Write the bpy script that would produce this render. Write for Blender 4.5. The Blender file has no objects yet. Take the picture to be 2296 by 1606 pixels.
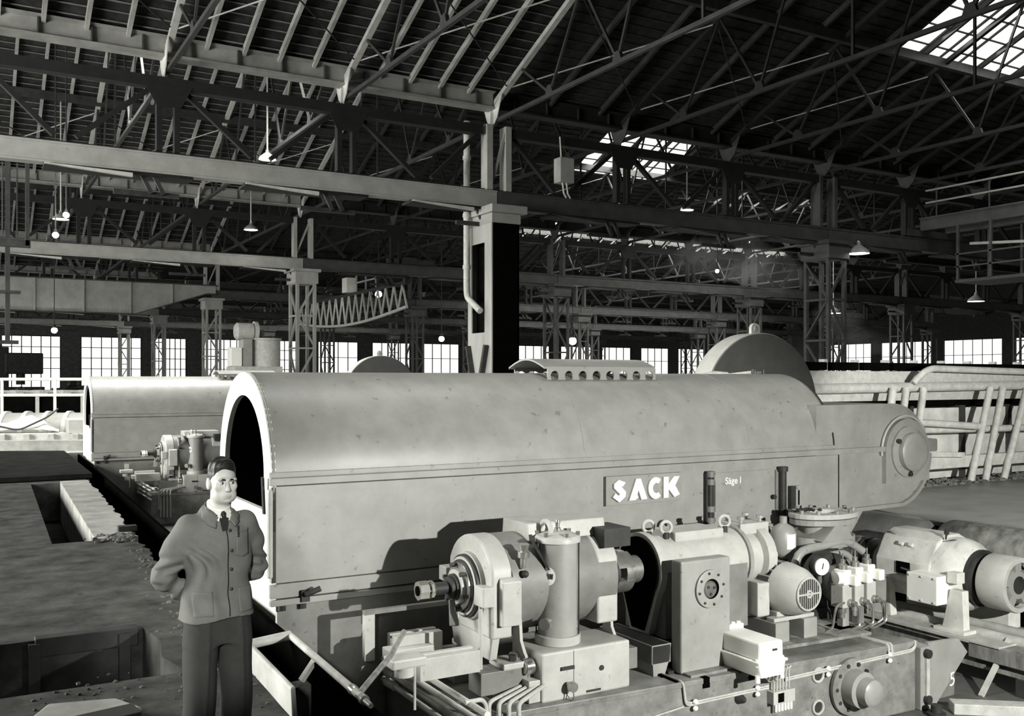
import bpy, math, random
import numpy as np
from mathutils import Vector, Matrix
random.seed(7)
SC = bpy.context.scene
COL = SC.collection
R = math.radians
PI = math.pi

# ------------------------------------------------------------------ camera
cam_d = bpy.data.cameras.new('camera')
cam = bpy.data.objects.new('camera', cam_d)
COL.objects.link(cam)
cam.location = (0, 0, 2.18)
cam.rotation_euler = (R(90), 0, R(-30))
cam_d.sensor_width = 36
cam_d.lens = 36 * 2150 / 2296
cam_d.shift_y = 47 / 2296
cam_d.clip_end = 400
SC.camera = cam

# ------------------------------------------------------------------ world, exposure
w = bpy.data.worlds.new('world'); SC.world = w
w.use_nodes = True
w.node_tree.nodes['Background'].inputs[0].default_value = (1, 1, .96, 1)
w.node_tree.nodes['Background'].inputs[1].default_value = .6
SC.view_settings.view_transform = 'Standard'
SC.view_settings.look = 'None'
SC.view_settings.gamma = 1
SC.view_settings.exposure = 0
SC.view_settings.use_curve_mapping = False

# ------------------------------------------------------------------ large lights
def area(name, loc, target, sx, sy, power, spread=180):
    l = bpy.data.lights.new(name, 'AREA'); l.shape = 'RECTANGLE'; l.size = sx; l.size_y = sy; l.energy = power
    l.spread = R(spread); l.color = (1, 1, .96)
    o = bpy.data.objects.new(name, l); COL.objects.link(o); o.location = loc
    o.rotation_euler = (Vector(target) - Vector(loc)).to_track_quat('-Z', 'Y').to_euler()
    return o
def spot(name, loc, target, power, angle, blend, radius):
    l = bpy.data.lights.new(name, 'SPOT'); l.energy = power; l.spot_size = R(angle); l.spot_blend = blend
    l.shadow_soft_size = radius; l.color = (1, 1, .96)
    o = bpy.data.objects.new(name, l); COL.objects.link(o); o.location = loc
    o.rotation_euler = (Vector(target) - Vector(loc)).to_track_quat('-Z', 'Y').to_euler()
    return o
# the photographer's flood lamp, right of the camera
spot('flood_lamp', (7.0, -.4, 2.25), (7.2, 7.6, -1.5), 4500, 77, .4, .05)
# an unseen spot added beside the camera to light only the man, and a flood lamp at the bank on the right
spot('flood_lamp', (-.55, .1, 2.6), (1.05, 5.16, 1.22), 1250, 17, .5, .10)
spot('flood_lamp', (13.8, 3.0, 2.6), (18.2, 13.4, -1.5), 5500, 56, .4, .10)
# daylight in the tall windows of the left wall, one light to a window bay
for k, (yc, pw) in enumerate([(16.2, 7500), (35.0, 1800), (54.0, 1300), (73.0, 700), (92.0, 700), (110.0, 700)]):
    area('window_daylight', (-13.6, yc, 5.2), (0, yc, 4.6), 12, 6.5, pw)
# unseen lights added under the tiled near slopes to brighten the hood tops
for yc, pw in ((11.0, 350), (30.5, 1800)):
    area('added_top_light', (5, yc, 12.2), (5, yc + 1.0, 0), 9, 3, pw, 120)
# daylight in the roof glazing that the camera sees; last two are unseen lights under plain tiles
for x, y, z, sx, pw in ((31, 19.2, 13.6, 7, 500), (30, 39.4, 13.2, 5, 900), (48, 59.4, 12.9, 26, 6000), (60, 78.6, 12.9, 30, 6000), (30, 98, 12.9, 26, 4000), (40, 41, 12.6, 10, 1500)):
    area('skylight_daylight', (x, y, z), (x, y - 3, 0), sx, 2, pw, 160)

# ------------------------------------------------------------------ materials
TINT = (1.0, 1.0, .93)
def mat(name, g, rough=.6, metal=0.0, var=.25, scale=6.0, spots=0.0, emit=0.0, bump=0.0, stretch=None, spec=.4):
    m = bpy.data.materials.new(name); m.use_nodes = True
    nt = m.node_tree; n = nt.nodes; b = n['Principled BSDF']
    b.inputs['Roughness'].default_value = rough; b.inputs['Metallic'].default_value = metal
    b.inputs['Specular IOR Level'].default_value = spec
    if emit:
        b.inputs['Base Color'].default_value = (g, g, g * .95, 1)
        b.inputs['Emission Color'].default_value = (1, 1, .96, 1); b.inputs['Emission Strength'].default_value = emit
        return m
    tc = n.new('ShaderNodeTexCoord'); mp = n.new('ShaderNodeMapping')
    if stretch: mp.inputs['Scale'].default_value = stretch
    nz = n.new('ShaderNodeTexNoise'); nz.inputs['Scale'].default_value = scale; nz.inputs['Detail'].default_value = 6
    nz.inputs['Roughness'].default_value = .62
    rp = n.new('ShaderNodeValToRGB')
    lo, hi = g * (1 - var), g * (1 + var)
    rp.color_ramp.elements[0].position = .3; rp.color_ramp.elements[1].position = .7
    rp.color_ramp.elements[0].color = tuple(lo * t for t in TINT) + (1,)
    rp.color_ramp.elements[1].color = tuple(min(hi, .95) * t for t in TINT) + (1,)
    L = nt.links.new
    L(tc.outputs['Object'], mp.inputs['Vector']); L(mp.outputs['Vector'], nz.inputs['Vector']); L(nz.outputs['Fac'], rp.inputs['Fac'])
    out = rp.outputs['Color']
    if spots:
        n2 = n.new('ShaderNodeTexNoise'); n2.inputs['Scale'].default_value = scale * 3.1; n2.inputs['Detail'].default_value = 3
        r2 = n.new('ShaderNodeValToRGB'); r2.color_ramp.elements[0].position = .66; r2.color_ramp.elements[1].position = .74
        mx = n.new('ShaderNodeMixRGB'); mx.inputs['Color2'].default_value = tuple(g * (1 - spots) * t for t in TINT) + (1,)
        L(mp.outputs['Vector'], n2.inputs['Vector']); L(n2.outputs['Fac'], r2.inputs['Fac']); L(r2.outputs['Color'], mx.inputs['Fac'])
        L(out, mx.inputs['Color1']); out = mx.outputs['Color']
    L(out, b.inputs['Base Color'])
    if bump:
        bp = n.new('ShaderNodeBump'); bp.inputs['Strength'].default_value = bump; bp.inputs['Distance'].default_value = .02
        L(nz.outputs['Fac'], bp.inputs['Height']); L(bp.outputs['Normal'], b.inputs['Normal'])
    return m
M = dict(
    paint=mat('grey machine paint', .30, .42, var=.13, scale=3.5, spots=.35, spec=.5),
    paint_d=mat('mid grey machine paint', .19, .45, var=.2, scale=4, spots=.35),
    paint_l=mat('pale grey machine paint', .46, .45, var=.12, scale=5, spots=.3),
    white=mat('white paint', .82, .5, var=.06, scale=5),
    plate=mat('bright letter enamel', .88, .4, var=.03, scale=5),
    bed=mat('oily bed paint', .21, .45, var=.35, scale=5, spots=.5),
    guard=mat('dark guard paint', .10, .5, var=.15, scale=4, spots=.2),
    black=mat('black for shade and dark parts', .003, .95, var=.3, scale=3, spec=.0),  # stands in for shade in slot, hood opening and under deck; also dark parts
    dark=mat('dark steel', .030, .6, var=.45, scale=4),
    darker=mat('dark roof steel', .009, .75, var=.45, scale=3),
    steel=mat('bare steel', .42, .32, .75, var=.3, scale=8),
    chrome=mat('polished steel', .7, .18, .9, var=.1, scale=8),
    rust=mat('stained steel', .24, .6, .1, var=.6, scale=7, stretch=(1, 1, .25)),
    girder=mat('grey girder paint', .34, .5, var=.15, scale=2, spots=.2),
    girder_d=mat('dirty girder paint', .055, .6, var=.3, scale=2),
    column=mat('pale column paint', .34, .55, var=.2, scale=2, stretch=(1, 1, .3)),
    timber=mat('roof timber', .32, .75, var=.35, scale=3, stretch=(1, .2, 1)),
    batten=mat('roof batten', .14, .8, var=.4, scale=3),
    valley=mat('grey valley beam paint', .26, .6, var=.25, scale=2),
    timber_d=mat('dark roof timber', .03, .85, var=.4, scale=3),  # darker copy for rafters and battens beyond the first span
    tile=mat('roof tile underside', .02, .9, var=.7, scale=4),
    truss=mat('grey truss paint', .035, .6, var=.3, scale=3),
    gusset=mat('pale gusset paint', .5, .55, var=.2, scale=3),
    dusty=mat('dusty pale paint', .66, .55, var=.16, scale=5, spots=.25),
    rafter_l=mat('pale truss chord', .42, .55, var=.2, scale=3),
    concrete=mat('concrete', .30, .85, var=.35, scale=2.2, bump=.4),
    concrete_l=mat('pale concrete', .50, .85, var=.25, scale=2.5, bump=.3),
    earth=mat('packed earth floor', .06, .95, var=.6, scale=2.6, bump=.8, spots=.4, spec=.08),
    earth_d=mat('oily black floor', .012, .95, var=.6, scale=2, spec=.04),
    sheet=mat('deck plate', .11, .45, var=.35, scale=1.6, spots=.4),
    brick=mat('sooty brick', .09, .9, var=.4, scale=3),
    rail=mat('worn pale pipe paint', .46, .6, var=.2, scale=7, spots=.2),
    glass=mat('bright window pane', .8, .4, emit=1.15),
    lamp=mat('lamp bulb', .9, .4, emit=60),
    bulb=mat('lit lamp mouth', .9, .4, emit=14),
    enamel=mat('enamel lamp shade', .25, .4, var=.2, scale=9),
    rubber=mat('rubber', .02, .7, var=.3, scale=9),
    label=mat('paper label', .85, .6, var=.08, scale=30),
    skin=mat('skin', .55, .5, var=.06, scale=9),
    hair=mat('dark hair', .012, .5, var=.5, scale=60, stretch=(1, .15, 1)),
    brow=mat('brow hair', .02, .95, var=.3, scale=60, spec=.02),
    jacket=mat('grey work cloth', .16, .85, var=.10, scale=14, bump=.15),
    trousers=mat('dark wool cloth', .04, .9, var=.12, scale=18),
    shirt=mat('white shirt', .85, .8, var=.03, scale=12),
    tie=mat('dark tie', .02, .7, var=.2, scale=20),
    button=mat('horn button', .035, .4, var=.2, scale=20),
    eye=mat('eye white', .6, .25, var=.03, scale=20),
    lip=mat('lip', .30, .5, var=.05, scale=20),
    shoe=mat('black leather', .015, .3, var=.3, scale=12),
    rubble=mat('rubble', .11, .95, var=.6, scale=7, bump=.5),
)

# ------------------------------------------------------------------ mesh builder
class B:
    def __init__(s): s.v = []; s.f = []
    def add(s, vs, fs):
        o = len(s.v); s.v += [tuple(p) for p in vs]; s.f += [tuple(i + o for i in f) for f in fs]; return s
    def box(s, x0, y0, z0, x1, y1, z1):
        return s.add([(x0,y0,z0),(x1,y0,z0),(x1,y1,z0),(x0,y1,z0),(x0,y0,z1),(x1,y0,z1),(x1,y1,z1),(x0,y1,z1)],
            [(3,2,1,0),(4,5,6,7),(0,1,5,4),(1,2,6,5),(2,3,7,6),(3,0,4,7)])
    def bar(s, p, q, w, h, up=(0,0,1)):
        p = Vector(p); q = Vector(q); d = (q - p).normalized(); u = Vector(up)
        if abs(d.dot(u)) > .98: u = Vector((1,0,0))
        a = d.cross(u).normalized() * (w / 2); b = a.cross(d).normalized() * (h / 2)
        vs = [p-a-b, p+a-b, p+a+b, p-a+b, q-a-b, q+a-b, q+a+b, q-a+b]
        return s.add(vs, [(0,1,2,3),(7,6,5,4),(0,4,5,1),(1,5,6,2),(2,6,7,3),(3,7,4,0)])
    def cyl(s, p, q, r, r2=None, n=16, caps=True):
        return s.lathe([(0, r), (1, r if r2 is None else r2)], p, q, n, caps)
    def lathe(s, prof, p, q, n=20, caps=True, phase=0.0):
        """profile (t along p->q in 0..1, radius)"""
        p = Vector(p); q = Vector(q); d = q - p; dn = d.normalized()
        u = Vector((0,0,1)) if abs(dn.z) < .9 else Vector((1,0,0))
        a = dn.cross(u).normalized(); b = a.cross(dn)
        vs = []; fs = []
        for t, r in prof:
            c = p + d * t
            for i in range(n):
                an = 2*PI*i/n + phase; vs.append(c + a*(r*math.cos(an)) + b*(r*math.sin(an)))
        for k in range(len(prof)-1):
            for i in range(n):
                j = (i+1) % n; fs.append((k*n+i, (k+1)*n+i, (k+1)*n+j, k*n+j))
        if caps:
            fs.append(tuple(range(n))); fs.append(tuple((len(prof)-1)*n + i for i in reversed(range(n))))
        return s.add(vs, fs)
    def tube(s, path, r, n=8, round_=0.0, caps=True):
        P = [Vector(p) for p in path]
        if round_ and len(P) > 2:
            Q = [P[0]]
            for i in range(1, len(P)-1):
                a = (P[i-1]-P[i]); b = (P[i+1]-P[i]); k = min(round_, a.length*.49, b.length*.49)
                A = P[i] + a.normalized()*k; C = P[i] + b.normalized()*k
                for t in (0,.25,.5,.75,1): Q.append(A*(1-t)**2 + P[i]*2*t*(1-t) + C*t*t)
            P = Q + [P[-1]]
        vs = []; fs = []; pa = None
        for i, c in enumerate(P):
            d = ((P[min(i+1,len(P)-1)] - P[max(i-1,0)])).normalized()
            if pa is None:
                u = Vector((0,0,1)) if abs(d.z) < .9 else Vector((1,0,0)); pa = d.cross(u).normalized()
            else:
                pa = (pa - d*pa.dot(d)).normalized()
            b = pa.cross(d)
            rr = r[i] if isinstance(r, (list, tuple)) else r
            for k in range(n):
                an = 2*PI*k/n; vs.append(c + pa*(rr*math.cos(an)) + b*(rr*math.sin(an)))
        for k in range(len(P)-1):
            for i in range(n):
                j = (i+1) % n; fs.append((k*n+i, k*n+j, (k+1)*n+j, (k+1)*n+i))
        if caps:
            fs.append(tuple(reversed(range(n)))); fs.append(tuple((len(P)-1)*n + i for i in range(n)))
        return s.add(vs, fs)
    def prism(s, poly, axis, a, b):
        n = len(poly)
        def mk(u, v, c): return (c,u,v) if axis == 'x' else (u,c,v) if axis == 'y' else (u,v,c)
        vs = [mk(u,v,a) for u,v in poly] + [mk(u,v,b) for u,v in poly]
        area2 = sum(poly[i][0]*poly[(i+1)%n][1]-poly[(i+1)%n][0]*poly[i][1] for i in range(n))
        flip = (area2 > 0) != (axis == 'y')
        if b < a: flip = not flip
        lo = tuple(range(n)); hi = tuple(range(n, 2*n))
        fs = [lo[::-1], hi] if flip else [lo, hi[::-1]]
        for i in range(n):
            j = (i+1) % n; q = (i, j, n+j, n+i); fs.append(q if flip else q[::-1])
        return s.add(vs, fs)
    def plate_hole(s, outer, inner, axis, a, b):
        """two loops with the same number of points; a plate with an opening"""
        n = len(outer)
        def mk(u, v, c): return (c,u,v) if axis == 'x' else (u,c,v) if axis == 'y' else (u,v,c)
        vs = [mk(u,v,c) for c in (a,b) for loop in (outer, inner) for u,v in loop]
        fs = []
        for i in range(n):
            j = (i+1) % n
            fs += [(i,j,n+j,n+i), (2*n+i,3*n+i,3*n+j,2*n+j), (i,2*n+i,2*n+j,j), (n+i,n+j,3*n+j,3*n+i)]
        return s.add(vs, fs)
    def torus(s, c, axis, R_, r, n=20, m=8):
        c = Vector(c); ax = Vector(axis).normalized(); u = Vector((0,0,1)) if abs(ax.z) < .9 else Vector((1,0,0))
        a = ax.cross(u).normalized(); b = a.cross(ax); vs = []; fs = []
        for i in range(n):
            e = a*math.cos(2*PI*i/n) + b*math.sin(2*PI*i/n)
            for k in range(m):
                vs.append(c + e*(R_ + r*math.cos(2*PI*k/m)) + ax*(r*math.sin(2*PI*k/m)))
        for i in range(n):
            for k in range(m):
                i2 = (i+1) % n; k2 = (k+1) % m; fs.append((i*m+k, i2*m+k, i2*m+k2, i*m+k2))
        return s.add(vs, fs)
    def ball(s, c, rx, ry=None, rz=None, n=14, m=10):
        ry = rx if ry is None else ry; rz = rx if rz is None else rz
        vs = [(c[0], c[1], c[2]-rz)]; fs = []
        for k in range(1, m):
            t = PI*k/m
            for i in range(n):
                vs.append((c[0]+rx*math.sin(t)*math.cos(2*PI*i/n), c[1]+ry*math.sin(t)*math.sin(2*PI*i/n), c[2]-rz*math.cos(t)))
        vs.append((c[0], c[1], c[2]+rz)); top = len(vs)-1
        for i in range(n):
            j = (i+1) % n; fs.append((0, 1+j, 1+i)); fs.append((top, top-n+i, top-n+j))
            for k in range(m-2): fs.append((1+k*n+i, 1+k*n+j, 1+(k+1)*n+j, 1+(k+1)*n+i))
        return s.add(vs, fs)
    def mesh(s, name, loc=(0,0,0)):
        me = bpy.data.meshes.new(name)
        me.from_pydata([(x-loc[0], y-loc[1], z-loc[2]) for x,y,z in s.v], [], s.f)
        me.validate(); me.update(); return me
    def out(s, name, m, parent=None, smooth=40, bevel=0.0, loc=None, fix=True):
        """vertices are in the parent's thing space (world when the thing stands at the origin)"""
        me = s.mesh(name)
        if fix:
            import bmesh
            bm = bmesh.new(); bm.from_mesh(me); bmesh.ops.recalc_face_normals(bm, faces=bm.faces); bm.to_mesh(me); bm.free()
        me.materials.append(M[m])
        if smooth:
            me.shade_smooth(); me.set_sharp_from_angle(angle=R(smooth))
        o = bpy.data.objects.new(name, me); COL.objects.link(o)
        if parent is not None:
            o.parent = parent
            off = Vector((0,0,0)); q = parent
            while q is not None: off += q.location; q = q.parent
            o.location = -off
        if bevel:
            md = o.modifiers.new('edge', 'BEVEL'); md.width = bevel; md.segments = 2; md.limit_method = 'ANGLE'
        return o
def tag(o, label=None, cat=None, group=None, kind=None):
    if label: o['label'] = label
    if cat: o['category'] = cat
    if group: o['group'] = group
    if kind: o['kind'] = kind
    return o
def thing(name, label, cat, loc=(0,0,0), group=None):
    o = bpy.data.objects.new(name, None); COL.objects.link(o); o.location = loc; o.empty_display_size = .1
    return tag(o, label, cat, group)
def copy_tree(o, parent=None, shift=None, label=None, skip=()):
    c = o.copy(); COL.objects.link(c)
    if parent is not None: c.parent = parent
    if shift: c.location = Vector(o.location) + Vector(shift)
    if label: c['label'] = label
    for ch in list(o.children):
        if ch.name.split('.')[0] not in skip: copy_tree(ch, c, skip=skip)
    return c
def inst(o, parent, loc):
    c = o.copy(); COL.objects.link(c); c.parent = parent; c.location = loc; return c
def text(s, name, m, parent, size, origin, xdir, updir, depth=.004, bold=0.0):
    cu = bpy.data.curves.new(name, 'FONT'); cu.body = s; cu.size = size; cu.extrude = depth; cu.offset = bold
    t = bpy.data.objects.new(name, cu); COL.objects.link(t)
    dg = bpy.context.evaluated_depsgraph_get(); me = bpy.data.meshes.new_from_object(t.evaluated_get(dg))
    bpy.data.objects.remove(t); me.materials.clear(); me.materials.append(M[m])
    o = bpy.data.objects.new(name, me); COL.objects.link(o)
    X = Vector(xdir).normalized(); U = Vector(updir).normalized(); N = X.cross(U)
    mt = Matrix((X, U, N)).transposed().to_4x4(); mt.translation = Vector(origin)
    me.transform(mt); o.parent = parent
    off = Vector((0,0,0)); q = parent
    while q is not None: off += q.location; q = q.parent
    o.location = -off
    return o
def struct(b, name, m, parent=None, **k):
    o = b.out(name, m, parent, **k)
    if parent is None: o['kind'] = 'structure'
    return o
ORD = 'first second third fourth fifth sixth seventh eighth ninth tenth eleventh twelfth'.split()
# ------------------------------------------------------------------ floors
def edge_x(y): return 1.86 + .034 * (y - 6)
def wall_x(y): return 2.36 + .0267 * (y - 6)
def slab(name, pts, z, m, parent, t=.25):
    b = B(); b.prism(pts, 'z', z - t, z); return b.out(name, m, parent, smooth=0)
floor = B().box(-14, -12, -.3, 1.6, 7.4, 0).out('floor', 'earth', smooth=0); floor['kind'] = 'structure'
def ragged(y0, y1, n=26, amp=.05):
    rnd = random.Random(int(y0 * 10)); return [(edge_x(y0 + (y1 - y0) * i / n) + rnd.uniform(-amp, amp * .6), y0 + (y1 - y0) * i / n) for i in range(n + 1)]
slab('slab', [(1.6, 3.4)] + ragged(3.4, 7.4, 12, .02) + [(1.6, 7.4)], 0, 'earth', floor, 1.5)
slab('slab', [(1.6, -12), (26, -12), (26, 3.4), (1.6, 3.4)], 0, 'earth', floor, 1.5)
slab('slab', [(-14, 7.4), (-1.6, 7.4), (-1.6, 8.9), (-14, 8.9)], 0, 'earth', floor, 1)
slab('slab', [(1.48, 7.4)] + ragged(7.4, 8.9, 8) + [(1.40, 8.9), (1.46, 8.4), (1.38, 7.9)], 0, 'earth', floor, 1.4)
slab('slab', [(-14, 8.9), (1.4, 8.9)] + ragged(8.9, 14, 30) + [(-14, 14)], 0, 'earth', floor, 1.4)
slab('slab', [(-14, 14), (1.07, 14), (1.3, 22.3), (-14, 22.3)], 0, 'earth', floor, 1.4)
slab('concrete_strip', [(1.6, 14)] + ragged(14, 22.3, 40) + [(1.86, 22.3)], .02, 'concrete', floor, 1.4)
slab('slab', [(-14, 22.3)] + ragged(22.3, 31, 20) + [(-14, 31)], -.02, 'earth', floor, 1.4)
slab('pit_bottom', [(-1.6, 7.4), (1.48, 7.4), (1.4, 8.9), (-1.6, 8.9)], -1.1, 'earth_d', floor, .2)
slab('trench_bottom', [(1.0, 14), (1.7, 14), (1.9, 22.4), (1.2, 22.4)], -.8, 'earth_d', floor, .2)
slab('machine_pit_bottom', [(1.5, 3.4), (26, 3.4), (26, 31), (1.5, 31)], -1.5, 'sheet', floor, .2)
slab('far_floor', [(-14, 31), (125, 31), (125, 122), (-14, 122)], 0, 'concrete', floor, 1.6)
slab('far_floor', [(26, -12), (125, -12), (125, 31), (26, 31)], 0, 'concrete', floor, 1.6)
# raised black sheet over the dark area of floor beyond the trench
o = B().prism([(-9, 22.4), (2.55, 22.9), (2.66, 30.6), (.6, 31.6), (-9, 34.4)], 'z', .0, .1).out('floor_sheet', 'earth_d', smooth=0)
tag(o, 'large black sheet lying on the floor beyond the trench', 'cover plate')
# thin wall between the slot and the machine pit, painted black for the slot's shade, with its pipe
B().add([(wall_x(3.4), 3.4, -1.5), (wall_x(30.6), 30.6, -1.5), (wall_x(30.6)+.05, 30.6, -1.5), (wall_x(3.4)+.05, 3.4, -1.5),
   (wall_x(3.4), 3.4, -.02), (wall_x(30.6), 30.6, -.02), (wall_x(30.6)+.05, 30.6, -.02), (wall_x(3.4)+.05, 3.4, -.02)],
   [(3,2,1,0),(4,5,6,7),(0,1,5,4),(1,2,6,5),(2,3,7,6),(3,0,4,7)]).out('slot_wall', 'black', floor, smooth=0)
slab('deck_plate', [(13.45, 11.6), (12.75, 8.0), (12.5, 3.4), (26, 3.4), (26, 14.4), (13.9, 14.4)], -.01, 'sheet', floor, .07)
o = B().prism([(13.1, 9), (25.9, 9), (25.9, 14.2), (13.8, 14.2)], 'z', -1.5, -.08).out('deck_support', 'black', floor, smooth=0)  # block painted black for the dark beneath the deck

B().add([(13.43, 11.6, -1.5), (12.73, 8.0, -1.5), (12.48, 3.4, -1.5), (13.43, 11.6, -.08), (12.73, 8.0, -.08), (12.48, 3.4, -.08), (13.53, 11.6, -1.5), (12.83, 8.0, -1.5), (12.58, 3.4, -1.5), (13.53, 11.6, -.08), (12.83, 8.0, -.08), (12.58, 3.4, -.08)],
   [(0,1,4,3),(1,2,5,4),(7,6,9,10),(8,7,10,11),(3,4,10,9),(4,5,11,10),(0,3,9,6),(2,8,11,5)]).out('deck_shade_sheet', 'black', floor, smooth=0)  # black sheet added as the shade under the deck edge
# concrete kerb beside the man, planks and loose rubble
o = B().add([(1.86,6.05,-.04),(1.90,6.05,-.04),(1.94,7.55,-.04),(1.90,7.55,-.04),(1.84,6.02,.20),(1.88,6.04,.20),(1.92,7.55,.20),(1.88,7.55,.20)],
   [(3,2,1,0),(4,5,6,7),(0,1,5,4),(1,2,6,5),(2,3,7,6),(3,0,4,7)]).out('kerb_board', 'concrete_l', smooth=0, bevel=.012)
tag(o, 'pale concrete kerb board standing on edge by the pit, right of the man', 'kerb')
t = thing('slot_pipe', 'white pipe with bracket and fittings running along the pit edge', 'pipe', (2.4, 7.0, 0))
B().tube([(2.42, 7.95, .02), (2.37, 6.15, .02)], .028, 10).out('pipe', 'rail', t)
B().tube([(1.93, 7.85, .0), (2.42, 7.93, .02)], .04, 10).out('cross_pipe', 'rail', t)
B().lathe([(0,.036),(.15,.036),(.18,.026),(.55,.026),(.58,.034),(.7,.034),(.73,.02),(1,.018)], (2.375, 6.35, .02), (2.36, 5.95, .02), 10).out('fitting', 'steel', t)
B().bar((2.30, 7.25, -.16), (2.42, 7.25, .0), .07, .03).out('bracket', 'rail', t)
B().tube([(2.375, 6.2, .03), (2.9, 6.9, .04), (3.25, 7.45, .05)], .022, 8).out('branch_pipe', 'rust', t)
o = B().prism([(1.97, 7.2), (2.38, 7.25), (2.38, 7.4), (1.96, 7.36)], 'z', -.5, -.2).out('slot_sill', 'rubble', floor, smooth=0)

rubb = B(); rnd = random.Random(5)
def lump(b, x, y, z, r, rnd):
    n0 = len(b.v); b.ball((x, y, z), r, r * rnd.uniform(.6, 1), r * rnd.uniform(.4, .8), 6, 4)
    for i in range(n0, len(b.v)):
        p = b.v[i]; b.v[i] = (p[0] + rnd.uniform(-r, r) * .2, p[1] + rnd.uniform(-r, r) * .2, p[2] + rnd.uniform(-r, r) * .15)
for i in range(220):
    x = rnd.gauss(1.95, .16); y = rnd.gauss(14.05, .16)
    if x < edge_x(y) - .03: lump(rubb, x, y, .01, rnd.uniform(.012, .05), rnd)
for i in range(70):
    lump(rubb, rnd.uniform(.4, 1.7), rnd.gauss(7.1, .25), .005, rnd.uniform(.006, .02), rnd)
for i in range(160):
    y = rnd.uniform(6.3, 13); lump(rubb, edge_x(y) - abs(rnd.gauss(0, .12)) - .04, y, .0, rnd.uniform(.008, .03), rnd)
o = rubb.out('rubble', 'rubble', smooth=0); tag(o, 'loose rubble and crumbs scattered along the broken floor edge', 'rubble', kind='stuff')
rubb = B()
for i in range(700):
    lump(rubb, rnd.uniform(13.9, 25), 12.55 + abs(rnd.gauss(0, .4)), .0, rnd.uniform(.015, .09), rnd)
o = rubb.out('debris', 'rubble', smooth=0); tag(o, 'dirt and debris heaped along the foot of the pale panelled bank', 'debris', kind='stuff')
o = B().box(2.0-.05, 14.45, .02, 2.0+.2, 14.6, .1).out('wood_block', 'dark', smooth=0, bevel=.006); tag(o, 'small dark block lying on the floor strip beside the slot', 'block')
o = B().prism([(.35, 6.55), (.82, 6.3), (1.02, 6.48), (.9, 6.75), (.5, 6.85)], 'z', 0, .09).out('stone_slab', 'concrete', smooth=0, bevel=.02); tag(o, 'flat pale stone slab lying at the bottom left corner', 'slab')
for i, (a, bq, lab) in enumerate([((-.3, 6.1, .1), (.95, 6.25, .14), 'dark plank on the floor at the bottom left, farther one'), ((-.2, 5.75, .1), (1.0, 6.05, .12), 'dark plank on the floor at the bottom left, nearer one')]):
    o = B().bar(a, bq, .2, .05).out('plank', 'dark', smooth=0, bevel=.006); tag(o, lab, 'plank', 'planks at the bottom left')
o = B().box(.55, 8.86, -.14, 1.36, 8.99, .02).out('sleeper', 'dark', floor, smooth=0, bevel=.01)
for x in (.5, 1.2): B().box(x, 8.84, -.7, x + .09, 8.96, -.02).out('pit_post', 'dark', floor, smooth=0)

# ------------------------------------------------------------------ roof
VY = [26 + 19.2 * k for k in range(-1, 6)]          # valley rows
ZV, SL, ZR = 11.05, .42, 11.05 + .42 * 9.6
XA, XB = -14, 125
skylights = {0: (26.9, 35.2, 17.0, 21.4), 1: (27.2, 32.7, 37.8, 40.95), 2: (34.5, 62, 58.5, 60.2), 3: (44, 84, 77.5, 79.4), 4: (50, 95, 95, 97.5)}
BAY = ['nearest', 'second', 'third', 'fourth', 'fifth', 'sixth']
def zf(k, y): return ZV + SL * (VY[k + 1] - y)
def slope_piece(b, k, x0, x1, y0, y1, t=.06):
    z0, z1 = zf(k, y0), zf(k, y1)
    b.add([(x0,y0,z0),(x1,y0,z0),(x1,y1,z1),(x0,y1,z1),(x0,y0,z0+t),(x1,y0,z0+t),(x1,y1,z1+t),(x0,y1,z1+t)],
          [(3,2,1,0),(4,5,6,7),(0,1,5,4),(1,2,6,5),(2,3,7,6),(3,0,4,7)])
sl_len = math.hypot(9.6, 9.6 * SL)
raf_me = None
n_pane = 0
pane_me = {}
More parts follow.
